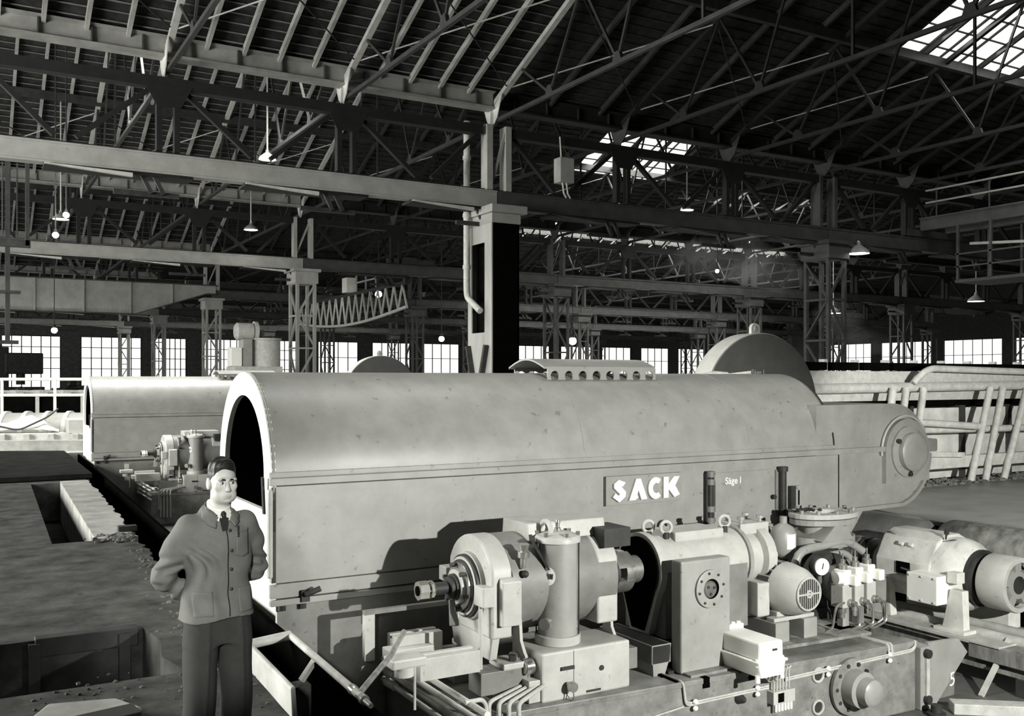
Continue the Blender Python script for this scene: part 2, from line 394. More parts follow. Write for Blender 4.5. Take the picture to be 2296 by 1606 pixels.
for k in range(6):
    yv, yr = VY[k + 1], VY[k + 1] - 9.6
    b = B(); sk = skylights.get(k)
    if sk:
        x0, x1, y0, y1 = sk
        slope_piece(b, k, XA, x0, yr, yv); slope_piece(b, k, x1, XB, yr, yv); slope_piece(b, k, x0, x1, yr, y0); slope_piece(b, k, x0, x1, y1, yv)
    else: slope_piece(b, k, XA, XB, yr, yv)
    c = struct(b, 'ceiling', 'tile', smooth=0)
    tag(c, f'sooty tiled roof slope of the {BAY[k]} bay with pale rafters')
    B().add([(XA, yr-9.6, ZV), (XB, yr-9.6, ZV), (XB, yr, ZR), (XA, yr, ZR), (XA, yr-9.6, ZV+.06), (XB, yr-9.6, ZV+.06), (XB, yr, ZR+.06), (XA, yr, ZR+.06)],
          [(3,2,1,0),(4,5,6,7),(0,1,5,4),(1,2,6,5),(2,3,7,6),(3,0,4,7)]).out('roof_slope', 'tile', c, smooth=0)
    # battens
    if k < 4:
        n = 28 if k < 2 else 16; xe = (45, 60, 80, 80)[k]
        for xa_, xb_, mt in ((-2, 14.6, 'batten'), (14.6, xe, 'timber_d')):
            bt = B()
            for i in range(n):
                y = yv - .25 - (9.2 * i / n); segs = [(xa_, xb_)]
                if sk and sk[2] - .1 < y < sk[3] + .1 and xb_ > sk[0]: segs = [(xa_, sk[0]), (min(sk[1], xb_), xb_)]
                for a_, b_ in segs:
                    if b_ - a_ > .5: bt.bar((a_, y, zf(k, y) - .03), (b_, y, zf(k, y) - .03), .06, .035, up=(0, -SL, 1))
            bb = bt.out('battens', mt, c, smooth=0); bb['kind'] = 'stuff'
    # rafters
    nr = (44, 60, 66, 60, 40, 0)[k]
    if raf_me is None:
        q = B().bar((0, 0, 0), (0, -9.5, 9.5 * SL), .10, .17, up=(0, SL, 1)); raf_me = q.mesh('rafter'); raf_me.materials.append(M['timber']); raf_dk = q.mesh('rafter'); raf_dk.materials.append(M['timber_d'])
    for i in range(nr):
        x = -.15 + .97 * i
        if i % 5 == 0: continue
        if sk and sk[0] - .05 < x < sk[1] + .05 and k < 1: pass
        if x > 14.6 and (k > 2 or i % 5 not in (2, 4)): continue
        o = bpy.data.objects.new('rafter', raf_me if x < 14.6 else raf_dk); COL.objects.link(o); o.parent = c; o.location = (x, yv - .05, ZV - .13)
    # purlins
    for f in (.0, .45):
        y = yv - 9.6 * (1 - f) + .1
        B().bar((XA, y, zf(k, y) - .36), (XB if k else 60, y, zf(k, y) - .36), .18, .3).out('purlin', 'dark', c, smooth=0)
    # wind bracing rods under the slope
    if k < 2:
        for i in range(6):
            xa = -.15 + 4.85*i
            for ya, yb in ((yv - .9, yv - 4.6), (yv - 4.6, yv - .9)):
                B().cyl((xa + .1, ya, zf(k, ya) - .42), (xa + 4.75, yb, zf(k, yb) - .42), .022, n=6).out('brace_rod', 'rafter_l' if ya > yb else 'dark', c)
    # skylight panes and glazing bars
    if sk:
        x0, x1, y0, y1 = sk
        nx = max(3, int((x1 - x0) / 1.0)); ny = 6 if k < 2 else 2
        if k >= 2: nx = int((x1 - x0) / 2.5)
        px, py = (x1 - x0) / nx, (y1 - y0) / ny
        q = B(); q.add([(.03,.02,0),(px-.03,.02,0),(px-.03,py-.02,-SL*(py-.02)),(.03,py-.02,-SL*(py-.02))], [(0,1,2,3)])
        g = q.mesh('pane'); g.materials.append(M['glass'])
        for i in range(nx):
            for j in range(ny):
                o = bpy.data.objects.new('pane', g); COL.objects.link(o); o.parent = c
                o.location = (x0 + i * px, y0 + j * py, zf(k, y0 + j * py) + .03)
        bm_ = B().bar((0, y0, zf(k, y0)), (0, y1, zf(k, y1)), .05, .08, up=(0, SL, 1)).mesh('glazing_bar'); bm_.materials.append(M['dark'])
        for i in range(nx + 1):
            o = bpy.data.objects.new('glazing_bar', bm_); COL.objects.link(o); o.parent = c; o.location = (x0 + i * px, 0, 0)
        for j in range(ny + 1):
            y = y0 + j * py; B().bar((x0, y, zf(k, y)), (x1, y, zf(k, y)), .03, .05).out('glazing_rail', 'dark', c, smooth=0)

o = B().add([(XA-.4, -12.4, ZV), (XB+.5, -12.4, ZV), (XB+.5, -2.8, ZR), (XA-.4, -2.8, ZR), (XB+.5, 6.85, ZV), (XA-.4, 6.85, ZV)], [(0,1,2,3),(3,2,4,5)]).out('ceiling', 'tile', smooth=0); o['kind'] = 'structure'
# ------------------------------------------------------------------ walls and their windows
def wall_with_windows(name, axis, pos, a0, a1, wins, zt, m, t=.3):
    """axis 'x': wall plane x=pos running along y; axis 'y': plane y=pos running along x. wins: (lo, hi, z0, z1)"""
    b = B()
    def bx(u0, u1, z0, z1):
        if axis == 'x': b.box(pos - t, u0, z0, pos, u1, z1)
        else: b.box(u0, pos, z0, u1, pos + t, z1)
    u = a0
    for lo, hi, z0, z1 in wins:
        bx(u, lo, -.5, zt); bx(lo, hi, -.5, z0); bx(lo, hi, z1, zt); u = hi
    bx(u, a1, -.5, zt)
    return struct(b, name, m, smooth=0)
WIN = 0
def window(axis, pos, lo, hi, z0, z1, nx, nz, single, label):
    global WIN; WIN += 1
    e = bpy.data.objects.new(f'window_{WIN}', None); COL.objects.link(e); e['kind'] = 'structure'; e['label'] = label
    def bx(b, u0, u1, d0, d1, za, zb):
        if axis == 'x': b.box(pos + d0, u0, za, pos + d1, u1, zb)
        else: b.box(u0, pos + d0, za, u1, pos + d1, zb)
        return b
    s = -1 if axis == 'x' else 1
    d = (.10 * s, .14 * s)
    du, dz = (hi - lo) / nx, (z1 - z0) / nz
    if single: bx(B(), lo, hi, min(d), max(d), z0, z1).out('pane', 'glass', e, smooth=0)
    else:
        q = bx(B(), 0, du - .06, min(d) , max(d), 0, dz - .06).mesh('pane'); q.materials.append(M['glass'])
        for i in range(nx):
            for j in range(nz):
                o = bpy.data.objects.new('pane', q); COL.objects.link(o); o.parent = e
                o.location = (0, lo + i*du + .03, z0 + j*dz + .03) if axis == 'x' else (lo + i*du + .03, 0, z0 + j*dz + .03)
    for i in range(nx + 1): bx(B(), lo + i*du - .05, lo + i*du + .05, min(0, d[1]*1.3), max(0, d[1]*1.3), z0, z1).out('mullion', 'dark', e, smooth=0)
    for j in range(nz + 1): bx(B(), lo, hi, min(0, d[1]*1.2), max(0, d[1]*1.2), z0 + j*dz - .04, z0 + j*dz + .04).out('transom', 'dark', e, smooth=0)
wb = [(-4, 3.0), (4.2, 10.2), (12.4, 19.0), (20.4, 24.2), (26.4, 31.2), (33.5, 38)]
x = 41.0
while x < 118: wb.append((x, x + 5.5)); x += 7.6
wall_with_windows('wall_back', 'y', 122, -14, 125, [(a, b_, .9, 7.1) for a, b_ in wb], 15.6, 'brick')
for i, (a, b_) in enumerate(wb):
    window('y', 122, a, b_, .9, 7.1, 6 if i < 6 else 4, 5 if i < 6 else 3, i >= 6, f'bright multi-paned window in the far wall, {ORD[i] if i < 12 else "one of the last"} from the left')
wl = [(yc - 6, yc + 6, 1.95, 8.45) for yc in (16.2, 35, 54, 73, 92, 110)]
wall_with_windows('wall_left', 'x', -14, -12, 122, wl, 15.6, 'brick')
for i, a in enumerate(wl): window('x', -14, *a, 6, 4, True, f'tall window in the left wall, {ORD[i]} from the front')
wr = [(y0, y0 + 9, 1.2, 7.8) for y0 in range(4, 112, 11)]
wall_with_windows('wall_right', 'x', 125.3, -12, 122, wr, 15.6, 'brick')
for i, a in enumerate(wr): window('x', 125.3, *a, 6, 3, True, f'bright window in the far right end wall, {ORD[i] if i<12 else "last"} from the front')
wall_with_windows('wall_front', 'y', -12.3, -14, 125, [], 15.6, 'brick')
# ------------------------------------------------------------------ roof trusses
TX = [-.15 + 4.85 * i for i in range(30)]
ROW = ['nearest', 'second', 'third', 'fourth', 'fifth']
def make_truss(CH, GU, WB):
    """foot at y=0 (valley row), spanning to y=-19.2; z relative to world"""
    t = thing('roof_truss', 'x', 'roof truss')
    zb = 10.28
    def zs(y): return (ZV + SL * (-y if y > -9.6 else 19.2 + y)) - .36
    B().bar((0, 0, zs(0)), (0, -9.6, zs(-9.6)), .16, .14, up=(0, SL, 1)).out('top_chord', CH, t, smooth=0)
    B().bar((0, -19.2, zs(0)), (0, -9.6, zs(-9.6)), .16, .14, up=(0, -SL, 1)).out('top_chord', WB, t, smooth=0)
    B().bar((0, .2, zb - .12), (0, -19.4, zb - .12), .11, .11).out('bottom_chord', WB, t, smooth=0)
    # web: V pairs on the bottom chord
    for yb in (-3.2, -6.4, -12.8, -16.0):
        for dy in (-1.6, 1.6):
            yt = yb + dy
            B().bar((0, yb, zb - .06), (0, yt, zs(yt)), .075, .06, up=(1, 0, 0)).out('web_bar', WB, t, smooth=0)
        B().prism([(yb - .18, zb - .06), (yb + .18, zb - .06), (yb + .1, zb + .16), (yb - .1, zb + .16)], 'x', -.05, .05).out('gusset_plate', WB, t, smooth=0)
    B().bar((0, -9.6, zb - .06), (0, -9.6, zs(-9.6)), .07, .06, up=(1, 0, 0)).out('web_bar', WB, t, smooth=0)
    B().prism([(-.32, 10.2), (-.05, 9.98), (.1, 9.98), (.1, 10.45), (-.62, 10.86)], 'x', -.11, -.085).out('foot_gusset', GU, t, smooth=0)
    B().prism([(-19.2 + .32, 10.2), (-19.2 + .05, 9.98), (-19.3, 9.98), (-19.3, 10.45), (-19.2 + .62, 10.86)], 'x', -.11, -.085).out('foot_gusset', GU, t, smooth=0)
    return t
protos = [make_truss('rafter_l', 'gusset', 'truss'), make_truss('darker', 'truss', 'darker')]  # second proto repeats the truss in darker colours
first = [True, True]
for k in range(5):
    rng = [range(0, 11), range(0, 12), range(0, 14), range(0, 14), range(0, 12)][k]
    for i in rng:
        if i % 2 and k >= 3: continue
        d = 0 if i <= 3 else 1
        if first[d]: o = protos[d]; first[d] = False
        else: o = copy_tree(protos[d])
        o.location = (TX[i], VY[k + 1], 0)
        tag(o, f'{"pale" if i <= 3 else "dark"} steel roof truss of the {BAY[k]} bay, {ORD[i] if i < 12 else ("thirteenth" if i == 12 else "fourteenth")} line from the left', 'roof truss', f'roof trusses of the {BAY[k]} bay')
# ------------------------------------------------------------------ column rows: lattice girders, crane girders, columns
CX = [-.15 + 14.55 * i for i in range(7)]
def make_lattice(dark):
    t = thing('lattice_girder', 'x', 'girder')
    zt, zb = 9.82, 8.06
    B().box(.5, -.16, zt - .14, 14.05, .16, zt + .14).out('top_chord', 'darker', t, smooth=0)
    for i in range(4):
        x = 4.85 * i
        for dx in ((-.22, .22) if i not in (0, 3) else ()):
            B().box(x + dx - .07, -.12, zb, x + dx + .07, .12, zt).out('post', 'darker', t, smooth=0)
    for i in range(3):
        xm = 4.85 * (i + .5)
        B().bar((4.85 * i + (.35 if i else .6), 0, zt - .1), (xm - .25, 0, zb + .12), .12, .16, up=(0, 1, 0)).out('diagonal', 'darker', t, smooth=0)
        B().bar((4.85 * (i + 1) - (.35 if i < 2 else .6), 0, zt - .1), (xm + .25, 0, zb + .12), .12, .16, up=(0, 1, 0)).out('diagonal', 'darker', t, smooth=0)
    for i in (1, 2):
        B().prism([(max(.5, 4.85*i-.6), zt-.05), (min(14.05, 4.85*i+.6), zt-.05), (min(14.05, 4.85*i+.3), zt-.62), (max(.5, 4.85*i-.3), zt-.62)], 'y', -.17, -.15).out('node_plate', 'darker', t, smooth=0)
    # valley gutter beam over the girder
    B().prism([(-.22, 10.48), (.22, 10.48), (.22, 10.53), (.06, 10.56), (.06, 10.96), (.3, 11.0), (-.3, 11.0), (-.10, 10.95), (-.08, 10.60), (-.22, 10.55)], 'x', .12, 14.43).out('valley_beam', 'darker' if dark else 'valley', t, smooth=0)
    for i in range(12): B().box(1.2 * i + .6, -.19, 10.55, 1.2 * i + .63, -.06, 10.96).out('stiffener', 'darker' if dark else 'girder_d', t, smooth=0)
    return t
def make_crane_girder(m):
    t = thing('crane_girder', 'x', 'crane girder')
    B().prism([(-.20, 7.45), (.20, 7.45), (.20, 7.50), (.03, 7.50), (.03, 7.93), (.20, 7.93), (.20, 7.98), (-.20, 7.98), (-.20, 7.93), (-.17, 7.92), (-.17, 7.51), (-.20, 7.50)], 'x', .02, 14.53).out('beam', m, t, smooth=0)
    B().box(.0, -.05, 7.98, 14.55, .05, 8.04).out('crane_rail', 'dark', t, smooth=0)
    for i in range(3):
        x = 4.85 * (i + 1) - .9
        B().prism([(x - 2.0, 7.42), (x, 7.37), (x, 7.27), (x - 2.0, 7.40)], 'y', -.34, -.22).out('walkway_bracket', 'gusset' if m == 'girder' else 'dark', t, smooth=0)
        B().box(x - 2.0, -.22, 7.37, x + 1.5, .5, 7.43).out('walkway_plate', 'darker', t, smooth=0)
        for dx in (-.15, .15): B().bar((x + .4 + dx, 0, 7.45), (x + .4 + dx + .25, 0, 6.95), .1, .1).out('hanger', 'dark', t, smooth=0)
        B().bar((x - .4, .1, 6.95), (x + 1.2, .1, 6.95), .12, .12).out('hanger_beam', 'dark', t, smooth=0)
    return t
lat = make_lattice(False); lat_d = make_lattice(True); cg_l = make_crane_girder('girder'); cg_d = make_crane_girder('girder_d')
used = set()
def place(p, loc, label, cat, grp):
    o = p if p.name not in used else copy_tree(p)
    used.add(p.name); o.location = loc; tag(o, label, cat, grp); return o
for k in range(5):
    for i in range(6 if k < 3 else 7):
        if i > 6: continue
        x0 = -.15 + 14.55 * i
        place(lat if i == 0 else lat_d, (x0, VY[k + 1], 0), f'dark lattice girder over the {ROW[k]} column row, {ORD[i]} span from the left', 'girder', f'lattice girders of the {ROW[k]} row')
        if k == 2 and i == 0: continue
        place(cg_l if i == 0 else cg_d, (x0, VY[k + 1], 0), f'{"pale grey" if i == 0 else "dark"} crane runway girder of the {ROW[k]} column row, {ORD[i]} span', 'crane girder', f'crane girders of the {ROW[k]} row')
# fish-bellied plate girder on the third row
t = thing('plate_girder', 'pale riveted plate girder with stiffeners and tapered end', 'girder', (0, 64.4, 0))
B().prism([(-9, 6.3), (9.6, 6.3), (14.0, 7.75), (14.6, 7.75), (14.6, 8.25), (-9, 8.25)], 'y', 64.1, 64.16).out('web_plate', 'girder', t, smooth=0)
B().box(-9, 63.9, 8.25, 14.7, 64.4, 8.31).out('top_flange', 'girder_d', t, smooth=0)
B().prism([(-9, 6.24), (9.6, 6.24), (14.0, 7.69), (14.6, 7.69), (14.6, 7.75), (14.0, 7.75), (9.6, 6.3), (-9, 6.3)], 'y', 63.9, 64.4).out('bottom_flange', 'girder_d', t, smooth=0)
for x in (-4.2, -1.5, 1.2, 3.9, 6.6, 9.3, 11.8):
    zb = 6.3 if x < 9.6 else 6.3 + (x - 9.6) * .33
    B().box(x, 63.95, zb, x + .09, 64.1, 8.25).out('stiffener', 'girder', t, smooth=0)
for j in range(3):
    rv = B()
    for i in range(110):
        x = -8.8 + i * .2; zb = 6.3 if x < 9.6 else 6.3 + (x - 9.6) * .33
        z = (8.15, zb + .1, zb + .2)[j]; rv.cyl((x, 64.1, z), (x, 64.075, z), .035, n=5)
    o = rv.out('rivets', 'girder', t, smooth=0); o['kind'] = 'stuff'
# columns
def make_lattice_column(m):
    t = thing('lattice_column', 'x', 'column')
    ax, ay = .42, .55
    for sx in (-1, 1):
        for sy in (-1, 1): B().box(sx*ax-.07, sy*ay-.07, 0, sx*ax+.07, sy*ay+.07, 7.1).out('leg', m, t, smooth=0)
    for j in range(4):
        z0 = .6 + j * 1.55
        s = 1 if j % 2 else -1
        B().bar((-ax*s, -ay-.05, z0), (ax*s, -ay-.05, z0 + 1.45), .07, .09).out('lacing_bar', m, t, smooth=0)
        B().bar((-ax-.05, -ay*s, z0), (-ax-.05, ay*s, z0 + 1.45), .07, .09, up=(1,0,0)).out('lacing_bar', m, t, smooth=0)
        B().box(-ax, -ay-.09, z0 + 1.46, ax, -ay-.02, z0 + 1.54).out('batten_plate', m, t, smooth=0)
        B().box(-ax-.09, -ay, z0 + 1.46, -ax-.02, ay, z0 + 1.54).out('batten_plate', m, t, smooth=0)
    B().box(-ax-.15, -ay-.15, 6.75, ax+.15, ay+.15, 7.3).out('capital', m, t, smooth=0, bevel=.02)
    B().box(-ax-.25, -ay-.25, 7.3, ax+.25, ay+.25, 7.44).out('cap_plate', m, t, smooth=0)
    for sx in (-1, 1): B().box(sx*.4-.08, -.2, 8.0, sx*.4+.08, .2, 9.95).out('upper_post', m, t, smooth=0)
    B().bar((-.35, 0, 8.1), (.35, 0, 9.8), .08, .1, up=(0,1,0)).out('upper_brace', m, t, smooth=0)
    return t
lc = make_lattice_column('column'); lcd = make_lattice_column('girder_d')
for k in range(5):
    for i in range(1, 7):
        if k == 0 and i == 1: continue
        x0 = -.15 + 14.55 * i
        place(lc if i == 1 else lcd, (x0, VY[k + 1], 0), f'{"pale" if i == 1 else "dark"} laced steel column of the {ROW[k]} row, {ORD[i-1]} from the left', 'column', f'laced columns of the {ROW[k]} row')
t = thing('box_column', 'broad steel column with pale slotted side, dark front and downpipe', 'column', (14.4, 26, 0))
def rect(a, b_, c, d): return [(a, c), (b_, c), (b_, d), (a, d)]
B().plate_hole(rect(25.3, 26.85, .9, 6.9), rect(25.75, 26.6, 3.6, 6.35), 'x', 13.9, 13.94).out('side_plate', 'column', t, smooth=0)
B().box(13.95, 25.3, 0, 14.86, 25.36, 7.3).out('front_plate', 'black', t, smooth=0)
B().box(14.8, 25.3, 0, 14.86, 26.8, 7.3).out('rear_plate', 'dark', t, smooth=0)
B().box(13.95, 26.75, 0, 14.86, 26.8, 7.3).out('back_plate', 'dark', t, smooth=0)
B().box(13.88, 25.25, 6.9, 14.9, 26.9, 7.2).out('capital', 'girder', t, smooth=0, bevel=.02)
B().box(13.8, 25.1, 7.2, 15.05, 27.0, 7.44).out('cap_plate', 'girder', t, smooth=0, bevel=.02)
for s in (1, -1):
    B().bar((13.8, 26.1 + s*.78, 1.0), (13.75, 26.1 + s*.25, 0), .14, .1).out('foot_strut', 'column', t, smooth=0)
    B().bar((13.82, 26.1 + s*.6, 3.2), (13.8, 26.1 + s*.1, 1.6), .16, .1).out('angle_brace', 'dark', t, smooth=0)
dp = B().tube([(13.7, 26.55, 10.2), (13.7, 26.55, 5.0), (13.7, 26.5, 4.7), (13.75, 25.75, 4.25)], .1, 12, .15).out('downpipe', 'rail', t)
for z in (9.0, 7.2, 5.6): B().cyl((13.7, 26.55, z), (13.7, 26.55, z + .12), .125, n=12).out('pipe_collar', 'rail', dp)
for dx in (-.28, .38): B().box(14.4+dx-.1, 25.8, 8.0, 14.4+dx+.1, 26.2, 10.0).out('upper_post', 'girder', t, smooth=0)
B().bar((14.2, 25.9, 8.1), (14.7, 25.9, 9.8), .08, .08, up=(0,1,0)).out('upper_brace', 'girder', t, smooth=0)
# ------------------------------------------------------------------ the hot saw: hood, end plate, base, drive end, blade guard
def circ(cx, cy, r, n=24, a0=0.0, a1=2*PI, closed=True):
    m = n if closed else n - 1
    return [(cx + r*math.cos(a0 + (a1-a0)*i/m), cy + r*math.sin(a0 + (a1-a0)*i/m)) for i in range(n)]
def make_saw():
    x0, x1, y0, y1, yc, Rr, zs = 2.54, 10.1, 8.93, 10.95, 9.94, 1.01, 1.24
    t = thing('saw_machine', 'long grey round-topped saw machine with white arched end, in the foreground', 'saw machine', (x0, y0, 0), 'round-topped saw machines')
    n = 48
    arc = [(yc - Rr*math.cos(PI*i/n), zs + Rr*math.sin(PI*i/n)) for i in range(n+1)]
    inn = [(yc - (Rr-.03)*math.cos(PI*i/n), zs + (Rr-.03)*math.sin(PI*i/n)) for i in range(n+1)]
    B().prism(arc + inn[::-1], 'x', x0 + .012, x1).out('hood', 'paint', t)
    shade_arc = [(yc - (Rr-.05)*math.cos(PI*i/n), zs + (Rr-.05)*math.sin(PI*i/n)) for i in range(n+1)]
    li2 = [(yc - (Rr-.07)*math.cos(PI*i/n), zs + (Rr-.07)*math.sin(PI*i/n)) for i in range(n+1)]
    o = B().prism(shade_arc + li2[::-1], 'x', x0 + .06, x1 - .05).out('hood_shade_sheet', 'black', t)  # this and the next black sheets are added to keep the opening dark
    B().prism([(yc - .92, .07)] + [(yc - .92*math.cos(PI*i/n), zs + .92*math.sin(PI*i/n)) for i in range(n+1)] + [(yc + .92, .07)], 'x', x0 + .5, x0 + .56).out('inner_shade_sheet', 'black', t, smooth=0)
    for ya in (y0 + .04, y1 - .06): B().box(x0 + .06, ya, .07, x0 + .5, ya + .02, 1.25).out('side_shade_sheet', 'black', t, smooth=0)
    B().box(x0 + .06, y0 + .06, .5, x0 + .5, y1 - .06, .53).out('floor_shade_sheet', 'black', t, smooth=0)
    # end plate: arch with a smaller arched opening
    ni = 40; ri = .775; sill = .92
    out = [(y1, .06), (y0, .06), (y0, sill)] + [(yc - Rr*math.cos(PI*i/ni), zs + Rr*math.sin(PI*i/ni)) for i in range(ni+1)] + [(y1, sill)]
    inr = [(yc + ri, sill), (yc - ri, sill), (yc - ri, sill + .01)] + [(yc - ri*math.cos(PI*i/ni), zs + ri*math.sin(PI*i/ni)) for i in range(ni+1)] + [(yc + ri, sill + .01)]
    B().plate_hole(out, inr, 'x', x0, x0 + .05).out('end_plate', 'white', t, smooth=30)
    B().torus((x0 + .03, yc, zs), (1, 0, 0), Rr, .012, 64, 6).out('rim_bead', 'paint', t)
    B().box(x0 + .02, y0 + .0, sill - .18, x0 + .05, y0 + .05, sill + .12).out('edge_strip', 'rubber', t, smooth=0)
    B().bar((x0 - .03, y0 + .12, sill - .02), (x0 - .05, y0 + .10, sill + .33), .05, .02).out('seal_flap', 'rubber', t, smooth=0)
    # side panels
    B().box(x0, y0, .25, 10.2, y0 + .03, 1.165).out('side_panel', 'paint', t, smooth=0, bevel=.006)
    B().box(x0, y1 - .03, .05, x1, y1, 1.25).out('back_panel', 'paint', t, smooth=0)
    B().box(x0 - .015, y0 - .035, 1.175, 11.25, y0 + .02, 1.245).out('hood_flange', 'paint', t, smooth=0, bevel=.005)
    B().box(x0 - .015, y0 - .028, 1.25, x1 + .02, y0 + .02, 1.30).out('flange_strip', 'paint', t, smooth=0, bevel=.005)
    B().box(x0 - .01, y0 - .02, .11, 8.9, y0 + .03, .245).out('skirt', 'paint', t, smooth=0, bevel=.006)
    B().box(x0 - .01, y0 - .035, .04, 8.9, y0 + .03, .10).out('skirt_rail', 'paint', t, smooth=0, bevel=.008)
    B().box(x0 - .03, y0 - .02, .3, x0 + .02, y0 + .05, 1.14).out('corner_post', 'paint_l', t, smooth=0, bevel=.02)
    tc = B().tube([(x0 + .32, y0 - .02, .14), (x0 + .32, y0 - .09, .14), (x0 + .44, y0 - .13, .19)], .028, 8).out('tap', 'dark', t)
    B().box(x0 + .28, y0 - .06, .06, x0 + .36, y0 - .02, .17).out('tap_bracket', 'dark', t, smooth=0)
    for dx in (.12, .32): B().cyl((x0 + dx, y0 + .05, .04), (x0 + dx, y0 + .05, -.02), .04, n=8).out('bolt', 'dark', t)
    # base under the hood
    B().box(2.62, 9.0, -1.5, 9.95, 10.88, .04).out('base', 'paint_d', t, smooth=0)
    B().box(2.605, 9.0, -1.5, 2.62, 10.88, .04).out('base_end_plate', 'white', t, smooth=0)
    # right closing wall of the hood
    B().prism([(y0 + .04, .3), (y0 + .04, 1.24)] + arc[3:-3] + [(y1 - .04, 1.24), (y1 - .04, .3)], 'x', x1 - .03, x1).out('rear_wall', 'paint', t, smooth=0)
    # name plate and letters
    P = B().box(6.36, y0 - .05, .735, 7.455, y0, 1.07).out('name_plate', 'paint', t, smooth=0, bevel=.006)
    P['label'] = 'raised plate with bright SACK letters'
    LET = {
      'S': [(.30,1.0),(.66,.86),(.52,.68),(.42,.70),(.68,.42),(.66,.2),(.34,-.05),(.0,.2),(.12,.38),(.30,.26),(.36,.34),(.06,.62),(.06,.82)],
      'A': [(0,0),(.40,1),(.66,1),(1.04,.02),(.70,0),(.53,.46),(.46,.26),(.52,.12),(.34,0)],
      'C': [(.52+.52*math.cos(a)*.95, .5+.52*math.sin(a)) for a in [R(48+ (264*i/18)) for i in range(19)]] + [(.56+.24*math.cos(a), .5+.24*math.sin(a)) for a in [R(305-(250*i/12)) for i in range(13)]],
      'K': [(0,0),(0,1),(.32,1),(.32,.66),(.66,1),(1.02,1),(.74,.56),(1.04,.12),(.70,0),(.32,.40),(.32,0)],
    }
    for ch, u0, wd in (('S', 6.43, .27), ('A', 6.66, .25), ('C', 6.93, .22), ('K', 7.16, .235)):
        B().prism([(u0 + u*wd, .785 + v*.245) for u, v in LET[ch]], 'y', y0 - .085, y0 - .05).out('letter_' + ch.lower(), 'plate', P, smooth=0)
    # hinged door with the chalked name
    D = B().box(8.02, y0 - .02, .435, 8.93, y0, 1.03).out('access_door', 'paint', t, smooth=0, bevel=.004)
    text('S\u00e4ge I', 'chalk_lettering', 'plate', D, .115, (8.17, y0 - .024, .885), (1, 0, 0), (0, 0, 1), .001, .0015)
    def hinge(xc, za, zb, r):
        h = B().cyl((xc, y0 - .06, za), (xc, y0 - .06, zb), r * .55, n=12).out('hinge', 'dark', t)
        for z in (za, za + (zb - za)*.22, za + (zb - za)*.74, zb - .07):
            B().cyl((xc, y0 - .06, z), (xc, y0 - .06, z + .07), r, n=14).out('hinge_knuckle', 'paint_d', h)
        B().box(xc, y0 - .03, za + .05, xc + .22, y0 - .01, za + .13).out('hinge_leaf', 'paint', h, smooth=0)
        B().box(xc, y0 - .03, zb - .13, xc + .22, y0 - .01, zb - .05).out('hinge_leaf', 'paint', h, smooth=0)
    hinge(7.90, .43, 1.06, .055)
    B().box(7.84, y0 - .055, .42, 7.97, y0 - .002, 1.04).out('hinge_plate', 'dark', t, smooth=0)
    B().cyl((9.12, y0 - .05, .42), (9.12, y0 - .05, 1.03), .05, n=12).out('locking_bar', 'dark', t)
    B().cyl((9.12, y0 - .05, 1.0), (9.12, y0 - .05, 1.06), .07, n=12).out('locking_bar_head', 'dark', t)
    B().box(9.03, y0 - .02, .42, 9.09, y0, 1.02).out('door_stop', 'paint_d', t, smooth=0)
    B().box(9.26, y0 - .06, .36, 9.34, y0, .80).out('slot_post', 'dark', t, smooth=0)
    B().box(9.38, y0 - .03, .5, 9.48, y0, .80).out('slot_plate', 'paint', t, smooth=0)
    B().box(9.415, y0 - .034, .55, 9.44, y0 - .03, .74).out('slot', 'black', t, smooth=0)
    B().cyl((8.98, y0 - .02, .68), (8.98, y0 - .06, .68), .03, n=10).out('door_lock', 'dark', t)
    B().box(7.9, y0 - .04, .30, 9.6, y0, .34).out('door_sill', 'paint', t, smooth=0)
    # ventilator on top
    V = B().prism([(9.53, 2.30)] + [(9.53 + .82*i/10, 2.325 + .10*math.sin(PI*i/10)) for i in range(11)] + [(10.35, 2.30)] + [(10.35 - .80*i/10 - .01, 2.31 + .095*math.sin(PI*i/10)) for i in range(11)], 'x', 5.93, 7.58).out('vent_roof', 'paint', t)
    for y in (9.55, 10.32):
        b = B(); wd = 1.6 / 8
        for i in range(8):
            xc = 6.0 + wd*(i + .5); zc = 2.215
            sq = []
            for q in range(16):
                a = 2*PI*q/16 + PI/16; c, s = math.cos(a), math.sin(a); k = 1/max(abs(c), abs(s))
                sq.append((xc + c*k*wd/2, zc + max(-.16, min(.11, s*k*.13))))
            b.plate_hole(sq, circ(xc, zc, .062, 16, PI/16, 2*PI + PI/16), 'y', y, y + .02)
        b.out('vent_side_plate', 'paint', t, smooth=0)
    B().prism([(yc - (Rr+.006)*math.cos(PI*i/n), zs + (Rr+.006)*math.sin(PI*i/n)) for i in range(n+1)], 'x', x1, x1 + .025).out('end_gap_strip', 'rubber', t)  # black strip standing in for the dark gap at the hood's end
    # weld seams round the hood
    for xs in (6.1, 8.6):
        b = B(); b.tube([(xs, yc - (Rr+.0)*math.cos(PI*i/24), zs + (Rr+.0)*math.sin(PI*i/24)) for i in range(1, 24)], .006, 5); b.out('weld_seam', 'paint', t)
    # drive end
    zt = 1.83
    prof = [(9.8, .42), (10.55, .40)] + [(11.33 + .74*math.cos(a), 1.12 + .715*math.sin(a)) for a in [R(-78 + 168*i/22) for i in range(23)]] + [(9.8, zt)]
    Ge = B().prism(prof, 'y', y0 + .02, 10.9).out('drive_housing', 'paint', t)
    rim = [(11.33 + .76*math.cos(a), 1.12 + .735*math.sin(a)) for a in [R(-80 + 80*i/14) for i in range(15)]]
    rim2 = [(11.33 + .71*math.cos(a), 1.12 + .685*math.sin(a)) for a in [R(-80 + 80*i/14) for i in range(15)]]
